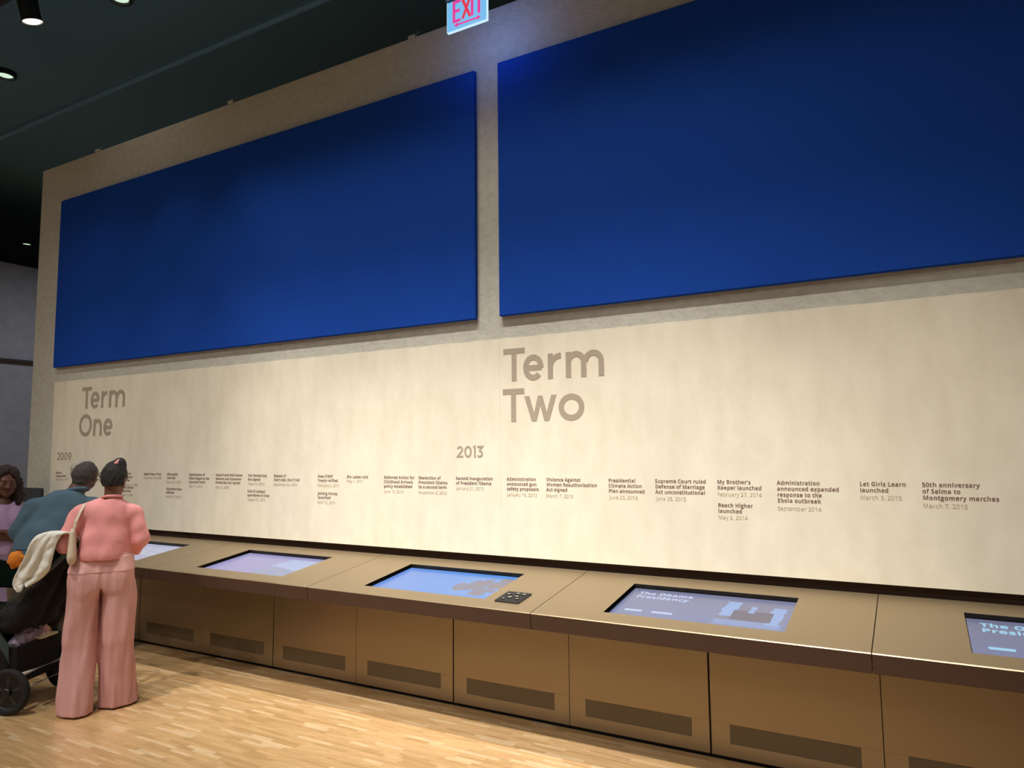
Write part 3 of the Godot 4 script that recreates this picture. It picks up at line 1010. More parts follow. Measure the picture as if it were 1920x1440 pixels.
func keypad() -> void:
	var fr := top_frame(-2.012, EDGE_Z - 0.188, 0.0)
	var t := thing("keypad_plate", "dark square tactile keypad plate beside the blue screen", "keypad")
	var st := new_st()
	add_plate(st, rounded_rect(0, 0, 0.155, 0.165, 0.008), 0.0, 0.006, fr)
	obj("plate", st.commit(), M.near_black, t)
	var pale := mat(Color(0.62, 0.60, 0.56), 0.5)
	for s in [[-0.045, 0.03, 0.012], [-0.015, -0.015, 0.016], [0.02, 0.005, 0.013], [0.04, -0.03, 0.012], [-0.04, -0.045, 0.01], [0.045, 0.045, 0.014], [0.005, 0.05, 0.012]]:
		var b := new_st()
		var ring := PackedVector2Array()
		for j in 12:
			ring.append(Vector2(s[0] + s[2] * cos(TAU * j / 12.0), s[1] + s[2] * sin(TAU * j / 12.0)))
		add_plate(b, ring, 0.006, 0.010, fr)
		obj("button", b.commit(), M.fixture, t)
		var m := new_st()
		add_plate(m, rounded_rect(s[0], s[1], s[2] * 1.5, s[2] * 0.45, 0.001, 2), 0.0098, 0.0106, fr)
		add_plate(m, rounded_rect(s[0] + s[2] * 0.3, s[1], s[2] * 0.4, s[2] * 1.4, 0.001, 2), 0.0098, 0.0107, fr)
		obj("button_mark", m.commit(), pale, t)

# ======================================================================== lettering
func text_mesh(words: String, height: float, bold: bool) -> TextMesh:
	var f := SystemFont.new()
	f.font_names = PackedStringArray(["Droid Sans"])
	f.font_weight = 700 if bold else 400
	var t := TextMesh.new()
	t.font = f
	t.text = words
	t.font_size = 64
	t.pixel_size = height / 64.0
	t.depth = 0.0012
	t.curve_step = 3.0
	t.line_spacing = -8.0
	t.horizontal_alignment = HORIZONTAL_ALIGNMENT_LEFT
	t.vertical_alignment = VERTICAL_ALIGNMENT_TOP
	return t

# a stroke: a ribbon of width w along points, closed or open, as a thin raised plate at the origin of t
func add_stroke(st: SurfaceTool, pts: Array, w: float, closed: bool, t: Transform3D) -> void:
	var n := pts.size()
	var lft := []
	var rgt := []
	for i in n:
		var p: Vector2 = pts[i]
		var prev: Vector2 = pts[(i - 1 + n) % n] if closed or i > 0 else p
		var next: Vector2 = pts[(i + 1) % n] if closed or i < n - 1 else p
		var d0 := (p - prev).normalized() if p != prev else (next - p).normalized()
		var d1 := (next - p).normalized() if next != p else d0
		var m := (d0 + d1).normalized()
		var nn := Vector2(-m.y, m.x)
		var k := w * 0.5 / maxf(0.45, nn.dot(Vector2(-d0.y, d0.x)))
		lft.append(p + nn * k)
		rgt.append(p - nn * k)
	var z := 0.0016
	for i in (n if closed else n - 1):
		var j := (i + 1) % n
		quad(st, t * v3(lft[i], z), t * v3(lft[j], z), t * v3(rgt[j], z), t * v3(rgt[i], z), Vector3(0, 0, 1))
		quad(st, t * v3(lft[i], 0), t * v3(lft[j], 0), t * v3(lft[j], z), t * v3(lft[i], z), t.basis * v3(lft[i] - rgt[i], 0))
		quad(st, t * v3(rgt[i], 0), t * v3(rgt[j], 0), t * v3(rgt[j], z), t * v3(rgt[i], z), t.basis * v3(rgt[i] - lft[i], 0))
	if not closed:
		for i in [0, n - 1]:
			quad(st, t * v3(lft[i], 0), t * v3(rgt[i], 0), t * v3(rgt[i], z), t * v3(lft[i], z), t.basis * v3(pts[i] - pts[1 if i == 0 else n - 2], 0))

func v3(p: Vector2, z: float) -> Vector3:
	return Vector3(p.x, p.y, z)

func arc(c: Vector2, rx: float, ry: float, a0: float, a1: float, n := 20) -> Array:
	var out := []
	for i in n + 1:
		var a := deg_to_rad(lerpf(a0, a1, float(i) / n))
		out.append(c + Vector2(rx * cos(a), ry * sin(a)))
	return out

const STROKE := 0.168

# the strokes of one letter in units of the capitals' height: [strokes, advance]
func letter(c: String) -> Array:
	var w := STROKE
	var h := w * 0.5
	var x := 0.755
	match c:
		"T":
			return [[[null, [Vector2(0, 1), Vector2(0.74, 1), Vector2(0.74, 1 - w), Vector2(0.37 + h, 1 - w), Vector2(0.37 + h, 0), Vector2(0.37 - h, 0), Vector2(0.37 - h, 1 - w), Vector2(0, 1 - w)]]], 0.73]
		"e":
			var e := [Vector2(h, x * 0.5 - 0.01), Vector2(0.62, x * 0.5 - 0.01)]
			return [[[false, e], [false, arc(Vector2(0.34, x * 0.5), 0.34 - h, x * 0.5 - h + 0.012, -4, 318, 28)]], 0.68]
		"r":
			return [[[false, [Vector2(h, x), Vector2(h, 0)]], [false, arc(Vector2(0.42, x * 0.45), 0.42 - h, x * 0.55 - h, 180, 88, 12)]], 0.455]
		"n":
			return [[[false, [Vector2(h, x), Vector2(h, 0)]], [false, arc(Vector2(0.33, x - 0.33), 0.33 - h, 0.34 - h, 180, 0, 18) + [Vector2(0.66 - h, 0)]]], 0.66]
		"m":
			var a := arc(Vector2(0.325, x - 0.32), 0.325 - h, 0.33 - h, 180, 0, 16) + [Vector2(0.65 - h, 0)]
			var b := arc(Vector2(0.865, x - 0.32), 0.325 - h, 0.33 - h, 180, 0, 16) + [Vector2(1.19 - h, 0)]
			return [[[false, [Vector2(h, x), Vector2(h, 0)]], [false, a], [false, b]], 1.19]
		"w":
			return [[[null, [Vector2(0, x), Vector2(0.175, x), Vector2(0.325, 0.25), Vector2(0.46, x), Vector2(0.61, x), Vector2(0.745, 0.25), Vector2(0.895, x), Vector2(1.07, x), Vector2(0.825, 0), Vector2(0.665, 0), Vector2(0.535, 0.46), Vector2(0.405, 0), Vector2(0.245, 0)]]], 1.07]
		"o":
			return [[[true, arc(Vector2(0.407, x * 0.5), 0.407 - h, x * 0.5 - h + 0.015, 0, 347, 31)]], 0.815]
		"O":
			return [[[true, arc(Vector2(0.5, 0.5), 0.5 - h, 0.515 - h, 0, 350, 35)]], 1.0]
		"2":
			return [[[false, arc(Vector2(0.32, 0.68), 0.32 - h, 0.32 - h, 165, -38, 18) + [Vector2(0.09, h), Vector2(0.66, h)]]], 0.66]
		"0":
			return [[[true, arc(Vector2(0.38, 0.5), 0.38 - h, 0.51 - h, 0, 350, 31)]], 0.76]
		"1":
			return [[[false, [Vector2(0.02, 0.86), Vector2(0.2, 1 - h * 0.6), Vector2(0.2, 0)]]], 0.28]
		"3":
			return [[[false, [Vector2(0.05, 1 - h), Vector2(0.55, 1 - h), Vector2(0.28, 0.6)]], [false, [Vector2(0.28, 0.6)] + arc(Vector2(0.30, 0.31), 0.32 - h, 0.31 - h, 84, -150, 20)]], 0.64]
		"9":
			return [[[true, arc(Vector2(0.33, 0.67), 0.33 - h, 0.33 - h, 0, 345, 23)], [false, [Vector2(0.66 - h, 0.67), Vector2(0.6 - h, 0.36), Vector2(0.4, 0.13), Vector2(0.12, h)]]], 0.66]
	return [[], 0.4]

func write_big(called: String, label: String, lines: Array, cap_h: float, group: String) -> void:
	# lines: [text, x, baseline y]
	var t := thing(called, label, "lettering", Vector3(lines[0][1], lines[lines.size() - 1][2], FACE_Z), 0.0, group)
	for l in lines:
		var x: float = l[1]
		for i in l[0].length():
			var g := letter(l[0][i])
			var st := new_st()
			var raise := 0.0
			for s in g[0]:
				var at := Transform3D(Basis().scaled(Vector3(cap_h, cap_h, 1)), Vector3(x, l[2], FACE_Z + raise))
				raise += 0.00025
				if s[0] == null:
					add_plate(st, PackedVector2Array(s[1]), 0.0, 0.0016, at)
				else:
					add_stroke(st, s[1], STROKE, s[0], at)
			var o := obj("letter", st.commit(), M.letter, t)
			o.position = -t.position
			var gap := 0.12
			if l[0][i] == "T":
				gap = -0.045 if l[0].substr(i + 1, 1) == "e" else 0.01
			elif l[0][i] == "w":
				gap = 0.065
			elif l[0][i] in ["e", "r"]:
				gap = 0.13 if l[0][i] == "r" else 0.145
			x += (g[1] + gap) * cap_h

func make_lettering() -> void:
	write_big("heading_lettering", "large grey brown heading reading Term One", [["Term", -7.365, 2.05], ["One", -7.395, 1.774]], 0.22, "large headings on the wall")
	write_big("heading_lettering", "large grey brown heading reading Term Two", [["Term", -2.405, 2.057], ["Two", -2.412, 1.784]], 0.222, "large headings on the wall")
	write_big("year_lettering", "year 2009 lettered below the first large heading", [["2009", -7.77, 1.535]], 0.08, "years on the timeline")
	write_big("year_lettering", "year 2013 lettered above the row of captions", [["2013", -2.787, 1.548]], 0.08, "years on the timeline")
	var caps := [
		[-7.777, "Historic\ninauguration", "January 20, 2009", 0],
		[-7.02, "Fair Pay\nAct signed", "January 29, 2009", 0],
		[-6.63, "Recovery\nAct signed\ninto law", "February 17, 2009", 0],
		[-6.63, "Auto rescue\nlaunched", "June 1, 2009", 1],
		[-6.302, "Nobel Peace Prize", "December 10, 2009", 0],
		[-5.964, "Affordable\nCare Act", "March 23, 2010", 0],
		[-5.964, "Education loan\nreforms", "March 30, 2010", 1],
		[-5.649, "Nomination of\nElena Kagan to the\nSupreme Court", "May 10, 2010", 0],
		[-5.294, "Dodd-Frank Wall Street\nReform and Consumer\nProtection Act signed", "July 21, 2010", 0],
		[-4.892, "Fair Sentencing\nAct signed", "August 3, 2010", 0],
		[-4.892, "End of combat\noperations in Iraq", "August 31, 2010", 1],
		[-4.582, "Repeal of\nDon't Ask, Don't Tell", "December 22, 2010", 0],
		[-4.097, "New START\nTreaty ratified", "February 5, 2011", 0],
		[-4.097, "Joining Forces\nlaunched", "April 12, 2011", 1],
		[-3.793, "Bin Laden raid", "May 1, 2011", 0],
		[-3.434, "Deferred Action for\nChildhood Arrivals\npolicy established", "June 15, 2012", 0],
		[-3.117, "Reelection of\nPresident Obama\nto a second term", "November 6, 2012", 0],
		[-2.795, "Second inauguration\nof President Obama", "January 21, 2013", 0],
		[-2.388, "Administration\nannounced gun\nsafety proposals", "January 16, 2013", 0],
		[-2.093, "Violence Against\nWomen Reauthorization\nAct signed", "March 7, 2013", 0],
		[-1.662, "Presidential\nClimate Action\nPlan announced", "June 25, 2013", 0],
		[-1.366, "Supreme Court ruled\nDefense of Marriage\nAct unconstitutional", "June 26, 2013", 0],
		[-0.997, "My Brother's\nKeeper launched", "February 27, 2014", 0],
		[-0.997, "Reach Higher\nlaunched", "May 2, 2014", 1],
		[-0.675, "Administration\nannounced expanded\nresponse to the\nEbola outbreak", "September 2014", 0],
		[-0.262, "Let Girls Learn\nlaunched", "March 3, 2015", 0],
		[0.02, "50th anniversary\nof Selma to\nMontgomery marches", "March 7, 2015", 0],
	]
	var said := [
		"first small caption of the timeline, under the year 2009", "small caption between the heads of the man and the woman in pink", "three-line caption right beside the pink woman's head", "two-line caption lower down beside the pink woman's head",
		"single-line caption dated 2009 above the pale screen", "upper caption of the first stacked pair past the pink woman", "lower caption of the first stacked pair past the pink woman", "caption on a Supreme Court nomination, above the lavender screen's far edge", "widest three-line caption on consumer protection above the lavender screen",
		"upper caption of the stacked pair from August 2010", "lower caption of the stacked pair from August 2010", "caption on the repeal from December 2010", "upper caption on a treaty ratified in 2011", "lower caption from April 2011 under the treaty caption", "one-line caption from May 2011",
		"caption on childhood arrivals policy from June 2012", "caption on the reelection in November 2012", "caption on the second inauguration, right below the year 2013", "caption on gun safety proposals, below the second large heading", "caption on the Violence Against Women act", "caption on the Climate Action Plan", "caption on the Defense of Marriage ruling",
		"upper caption on a brothers' initiative from February 2014", "lower caption reading Reach Higher launched", "four-line caption on the Ebola outbreak response", "caption reading Let Girls Learn launched", "caption on the Selma to Montgomery marches, last in view"]
	for i in caps.size():
		var c: Array = caps[i]
		var y := 1.417 if c[3] == 0 else 1.286
		var lines: int = c[1].count("\n") + 1
		var t := thing("timeline_caption", said[i], "caption", Vector3(c[0], y - (lines + 1) * 0.0348, FACE_Z), 0.0, "captions along the timeline")
		var tm := text_mesh(c[1], 0.0302, true)
		var o := obj("title_text", tm, M.caption, t)
		var box := tm.get_aabb()
		o.scale = Vector3(1.0, 1.0, 1.0)
		o.position = Vector3(-box.position.x, y - t.position.y - box.end.y, 0.0006)
		var dm := text_mesh(c[2], 0.0302, false)
		var d := obj("date_text", dm, M.date, t)
		var b2 := dm.get_aabb()
		d.position = Vector3(-b2.position.x, y - lines * 0.0348 - t.position.y - b2.end.y, 0.0006)

# ======================================================================== exit sign
func make_exit_sign() -> void:
	var z := -3.72
	var x0 := -2.556
	var x1 := -2.248
	var y0 := 4.349
	var y1 := 4.558
	var t := thing("exit_sign", "glowing blue white exit sign with pink letters hanging before the wall", "exit sign", Vector3((x0 + x1) * 0.5, y0, z))
	var w := x1 - x0
	var h := y1 - y0
	var face := glow(Color(0.50, 0.79, 1.0), 1.1)
	var st := new_st()
	add_box(st, Vector3(0, h * 0.5, 0), Vector3(w, h, 0.02), 0.003)
	obj("glowing_panel", st.commit(), face, t)
	var rim := glow(Color(0.80, 0.93, 1.0), 1.3)
	var rs := new_st()
	for s in [-1.0, 1.0]:
		add_box(rs, Vector3(s * (w * 0.5 - 0.001), h * 0.5, 0), Vector3(0.005, h + 0.004, 0.022), 0.002)
	add_box(rs, Vector3(0, 0.001, 0), Vector3(w, 0.005, 0.022), 0.002)
	obj("bright_rim", rs.commit(), rim, t)
	obj("top_rail", box_mesh(Vector3(0, h + 0.024, 0), Vector3(w + 0.02, 0.04, 0.06), 0.006), M.fixture, t)
	var hs := new_st()
	for s in [-0.08, 0.08]:
		add_tube(hs, [Vector3(s, h + 0.03, 0), Vector3(s, 6.0 - y0, 0)], [0.008], 8)
	obj("hanger_rod", hs.commit(), M.fixture, t)
	var pink := glow(Color(1.0, 0.26, 0.66), 1.0)
	var red := glow(Color(1.0, 0.24, 0.36), 1.0)
	var cap := 0.132
	var yb := 0.062
	var bw := 0.0195
	var strokes := {
		"E": [[Vector2(0.052, 1), Vector2(0, 1), Vector2(0, 0), Vector2(0.052, 0)], [Vector2(0, 0.52), Vector2(0.046, 0.52)]],
		"X": [[Vector2(0, 1), Vector2(0.058, 0)], [Vector2(0.058, 1), Vector2(0, 0)]],
		"I": [[Vector2(0, 1), Vector2(0, 0)]],
		"T": [[Vector2(-0.028, 1), Vector2(0.032, 1)], [Vector2(0.002, 1), Vector2(0.002, 0)]]}
	var x := -w * 0.5 + 0.056
	for c in [["E", 0.0], ["X", 0.068], ["I", 0.142], ["T", 0.192]]:
		var ls := new_st()
		for s in strokes[c[0]]:
			var pts := []
			for p in s:
				pts.append(Vector2(p.x, p.y * cap))
			add_stroke(ls, pts, bw, false, Transform3D(Basis(), Vector3(x + c[1], yb, 0.0102)))
		obj("letter", ls.commit(), red if c[0] == "X" else pink, t)
	var ar := new_st()
	add_stroke(ar, [Vector2(0.01, 0.034), Vector2(0.198, 0.034)], 0.011, false, Transform3D(Basis(), Vector3(x, 0, 0.0102)))
	for s in [[0.0, 1.0], [0.208, -1.0]]:
		add_plate(ar, PackedVector2Array([Vector2(s[0], 0.034), Vector2(s[0] + 0.028 * s[1], 0.034 + 0.016), Vector2(s[0] + 0.028 * s[1], 0.034 - 0.016)]), 0.0, 0.0017, Transform3D(Basis(), Vector3(x, 0, 0.0102)))
	obj("double_arrow", ar.commit(), pink, t)
	# its light towards the wall and towards the hall
	for s in [-1.0, 1.0]:
		var l := AreaLight3D.new()
		l.name = "sign_glow"
		l.area_size = Vector2(w, h)
		l.light_color = Color(0.47, 0.60, 1.0) if s < 0.0 else Color(0.5, 0.79, 1.0)
		l.light_energy = 0.16 if s < 0.0 else 1.6
		l.area_range = 12.0
		l.shadow_enabled = true
		t.add_child(l, true)
		l.position = Vector3(0, h * 0.5, 0.022 * s)
		l.rotation.y = 0.0 if s < 0.0 else PI

# ======================================================================== people
func make_woman_in_pink() -> void:
	var t := thing("person", "woman in a pink sweater and pink wide trousers seen from behind, standing by the stroller", "person", Vector3(-4.568, 0, -2.746), 0.98)
	t.scale = Vector3(0.86, 1.0, 0.93)
	var z := Vector3(0, 0, 1)
	# ---- body
	var st := new_st()
	var hd := Transform3D(Basis.from_euler(Vector3(-0.12, -0.35, -0.13)), Vector3(0.062, 1.425, -0.02))
	add_field(st, head_prims(hd, 0.98) + [cap(Vector3(0.045, 1.27, 0.015), Vector3(0.058, 1.37, 0.0), 0.056, 0.052, Vector3.ZERO, 1.0, 0.03)], 0.004, 0.02, 1.27)
	add_field(st, [
		cap(Vector3(0.05, 1.30, 0.012), Vector3(0.03, 1.22, 0), 0.052, 0.06), cap(Vector3(-0.10, 1.21, 0), Vector3(0.16, 1.21, 0), 0.045, 0.045),
		cap(Vector3(0.03, 1.17, 0), Vector3(0.02, 1.0, 0), 0.125, 0.115, z, 0.65), cap(Vector3(0.015, 0.95, 0), Vector3(0.01, 0.84, 0), 0.12, 0.14, z, 0.75),
		cap(Vector3(-0.08, 0.78, 0), Vector3(-0.10, 0.43, 0.0), 0.085, 0.055), cap(Vector3(-0.10, 0.43, 0), Vector3(-0.12, 0.06, 0.06), 0.052, 0.034),
		cap(Vector3(0.10, 0.78, 0), Vector3(0.11, 0.43, -0.01), 0.085, 0.055), cap(Vector3(0.11, 0.43, -0.01), Vector3(0.12, 0.06, -0.02), 0.052, 0.034),
		cap(Vector3(-0.12, 0.035, 0.07), Vector3(-0.13, 0.028, -0.08), 0.032, 0.026), cap(Vector3(0.12, 0.035, -0.01), Vector3(0.13, 0.028, -0.16), 0.032, 0.026),
		cap(Vector3(-0.14, 1.19, 0), Vector3(-0.235, 1.035, 0.01), 0.045, 0.036), cap(Vector3(-0.235, 1.035, 0.01), Vector3(-0.165, 1.0, -0.22), 0.036, 0.024),
		cap(Vector3(0.2, 1.19, 0), Vector3(0.245, 1.03, 0.0), 0.045, 0.036), cap(Vector3(0.245, 1.03, 0), Vector3(0.13, 1.0, -0.22), 0.036, 0.024)], 0.012, 0.03)
	add_field(st, hand_prims(Vector3(-0.165, 1.0, -0.22), Vector3(0.15, 0.0, -1), Vector3(0, -1, 0), -1.0, 0.9), 0.0035, 0.006)
	add_field(st, hand_prims(Vector3(0.13, 1.0, -0.22), Vector3(-0.45, 0.1, -1), Vector3(-1, -0.3, 0), 1.0, 0.7), 0.0035, 0.006)
	st.index()
	var body := obj("body", st.commit(), M.skin_brown, t)
	face_details(hd, body, M.lip)
	# ---- hair: cropped at the nape, gathered into a puff on top
	var curl := noise(31, 28.0, 2)
	obj("hair", field_mesh([
		cap(hd * Vector3(0, 0.03, 0.018), hd * Vector3(0, 0.03, -0.004), 0.092, 0.086, hd.basis.x, 0.94),
		cap(hd * Vector3(0, -0.02, 0.045), hd * Vector3(0, -0.045, 0.048), 0.062, 0.05, Vector3.ZERO, 1.0, 0.03),
		cap(hd * Vector3(0.02, 0.09, 0.03), hd * Vector3(0.026, 0.10, 0.02), 0.05, 0.048, Vector3.ZERO, 1.0, 0.012),
		cap(hd * Vector3(0, -0.04, -0.10), hd * Vector3(0, 0.0, -0.10), 0.075, 0.07, Vector3.ZERO, 1.0, 0.02, "-")], 0.006, 0.02, 1.388, 10.0, curl, 0.006), M.hair_black, t)
	var ck := new_st()
	add_field(ck, [cap(hd * Vector3(0.022, 0.112, 0.072), hd * Vector3(0.026, 0.13, 0.058), 0.007, 0.006), cap(hd * Vector3(0.022, 0.112, 0.072), hd * Vector3(0.014, 0.104, 0.076), 0.007, 0.007), cap(hd * Vector3(0.022, 0.112, 0.072), hd * Vector3(0.03, 0.106, 0.072), 0.006, 0.006)], 0.003, 0.006)
	tag(obj("hair_clip", ck.commit(), M.clip, t), "pale pink hair clip")
	# ---- sweater
	var folds := noise(32, 4.0, 2)
	obj("sweater", field_mesh([
		cap(Vector3(0.05, 1.278, 0.01), Vector3(0.03, 1.24, 0), 0.068, 0.085, z, 0.9), cap(Vector3(-0.105, 1.212, 0), Vector3(0.165, 1.212, 0), 0.062, 0.062, z, 0.9),
		cap(Vector3(0.035, 1.17, 0.005), Vector3(0.025, 1.02, 0.01), 0.158, 0.168, z, 0.66), cap(Vector3(0.022, 1.02, 0.01), Vector3(0.022, 0.96, 0.012), 0.172, 0.182, z, 0.72),
		cap(Vector3(-0.145, 1.20, 0), Vector3(-0.235, 1.04, 0.012), 0.063, 0.06), cap(Vector3(-0.235, 1.04, 0.012), Vector3(-0.205, 0.99, -0.10), 0.058, 0.058), cap(Vector3(-0.205, 0.99, -0.10), Vector3(-0.168, 1.0, -0.2), 0.056, 0.038),
		cap(Vector3(0.195, 1.20, 0), Vector3(0.24, 1.04, 0.005), 0.064, 0.063), cap(Vector3(0.24, 1.04, 0.005), Vector3(0.205, 0.995, -0.08), 0.06, 0.058), cap(Vector3(0.205, 0.995, -0.08), Vector3(0.135, 1.0, -0.2), 0.055, 0.038),
		cap(Vector3(0.055, 1.345, 0.0), Vector3(0.057, 1.35, 0.0), 0.055, 0.055, Vector3.ZERO, 1.0, 0.01, "-")], 0.009, 0.028, 0.932, 10.0, folds, 0.024, Vector3(1.3, 0.9, 1.3)), M.pink_knit, t)
	var nb := new_st()
	var loop := []
	for i in 25:
		var a := TAU * i / 24.0
		loop.append(Vector3(0.056 + 0.066 * cos(a), 1.318 + 0.010 * sin(a), 0.01 + 0.058 * sin(a)))
	add_tube(nb, loop, [0.009], 8)
	obj("neckband", nb.commit(), M.pink_knit, t)
	# ---- trousers, wide and flared
	var tf := noise(33, 3.2, 2)
	var trousers := obj("trousers", field_mesh([
		cap(Vector3(-0.05, 0.93, 0), Vector3(0.085, 0.93, 0), 0.115, 0.115, z, 0.85), cap(Vector3(-0.075, 0.83, 0), Vector3(0.095, 0.83, 0), 0.128, 0.128, z, 0.9, 0.06),
		cap(Vector3(-0.08, 0.81, 0.035), Vector3(-0.08, 0.77, 0.035), 0.094, 0.092, Vector3.ZERO, 1.0, 0.04), cap(Vector3(0.10, 0.81, 0.035), Vector3(0.10, 0.77, 0.035), 0.094, 0.092, Vector3.ZERO, 1.0, 0.04),
		cap(Vector3(-0.096, 0.76, 0.0), Vector3(-0.11, 0.43, 0.005), 0.116, 0.114, z, 0.92, 0.03), cap(Vector3(-0.11, 0.43, 0.005), Vector3(-0.122, 0.0, 0.05), 0.114, 0.112, z, 0.92, 0.012),
		cap(Vector3(0.112, 0.76, 0.0), Vector3(0.124, 0.43, -0.01), 0.116, 0.116, z, 0.92, 0.012), cap(Vector3(0.124, 0.43, -0.01), Vector3(0.14, 0.0, -0.04), 0.116, 0.130, z, 0.92, 0.012),
		cap(Vector3(0.008, 0.82, 0.15), Vector3(0.010, 0.70, 0.13), 0.008, 0.02, Vector3.ZERO, 1.0, 0.025, "-"),
		cap(Vector3(0.008, 0.70, 0.07), Vector3(0.002, 0.0, 0.07), 0.075, 0.075, Vector3(1, 0, 0), 0.06, 0.016, "-")], 0.009, 0.02, 0.012, 0.97, tf, 0.026, Vector3(2.4, 0.55, 2.4)), M.pink_cloth, t)
	var tail := obj("shirt_tail", field_mesh([cap(Vector3(-0.05, 0.93, 0), Vector3(0.085, 0.93, 0), 0.121, 0.121, z, 0.85), cap(Vector3(-0.075, 0.83, 0), Vector3(0.095, 0.83, 0), 0.134, 0.134, z, 0.9, 0.06), cap(Vector3(-0.08, 0.81, 0.035), Vector3(-0.08, 0.77, 0.035), 0.099, 0.097, Vector3.ZERO, 1.0, 0.04), cap(Vector3(0.10, 0.81, 0.035), Vector3(0.10, 0.77, 0.035), 0.099, 0.097, Vector3.ZERO, 1.0, 0.04)], 0.008, 0.02, 0.852, 0.955, tf, 0.026, Vector3(2.4, 0.55, 2.4)), M.pink_pale, t)
	tail.set_meta("label", "paler thin shirt tail below the sweater")
	trousers.set_meta("label", "dusty pink wide-leg trousers")
	for s in [[-0.125, 0.06], [0.125, -0.02]]:
		var sh := new_st()
		add_field(sh, [cap(Vector3(s[0], 0.03, s[1] + 0.045), Vector3(s[0], 0.026, s[1] - 0.10), 0.036, 0.032), cap(Vector3(s[0], 0.05, s[1] + 0.03), Vector3(s[0], 0.05, s[1]), 0.034, 0.034)], 0.006, 0.02, 0.0)
		obj("shoe", sh.commit(), M.shoe, t)
	# ---- the bag under her arm
	var bag := thing("shoulder_bag", "slim cream shoulder bag hanging under the pink woman's arm", "bag", t.position, t.rotation.y)
	bag.scale = t.scale
	var bs := new_st()
	add_field(bs, [cap(Vector3(-0.19, 1.10, 0.035), Vector3(-0.185, 0.97, 0.045), 0.038, 0.05, Vector3(1, 0, 0), 0.42), cap(Vector3(-0.182, 1.10, 0.085), Vector3(-0.18, 0.965, 0.1), 0.034, 0.052, Vector3(1, 0, 0), 0.62)], 0.006, 0.03)
	obj("pouch", bs.commit(), M.cream_leather, bag)
	var sp := new_st()
	var line := [Vector3(-0.178, 1.12, 0.09), Vector3(-0.165, 1.18, 0.085), Vector3(-0.142, 1.235, 0.066), Vector3(-0.118, 1.282, 0.02), Vector3(-0.115, 1.275, -0.03), Vector3(-0.13, 1.21, -0.075), Vector3(-0.16, 1.12, -0.05)]
	for i in line.size() - 1:
		var d: Vector3 = (line[i + 1] - line[i]).normalized()
		var side := Vector3(1, 0.2, 0.3).normalized()
		var nn := d.cross(side).normalized()
		var x := nn.cross(d)
		add_box(sp, Vector3.ZERO, Vector3(0.02, (line[i + 1] - line[i]).length() + 0.006, 0.005), 0.001, Transform3D(Basis(x, d, nn), (line[i] + line[i + 1]) * 0.5))
	obj("strap", sp.commit(), M.cream_leather, bag)

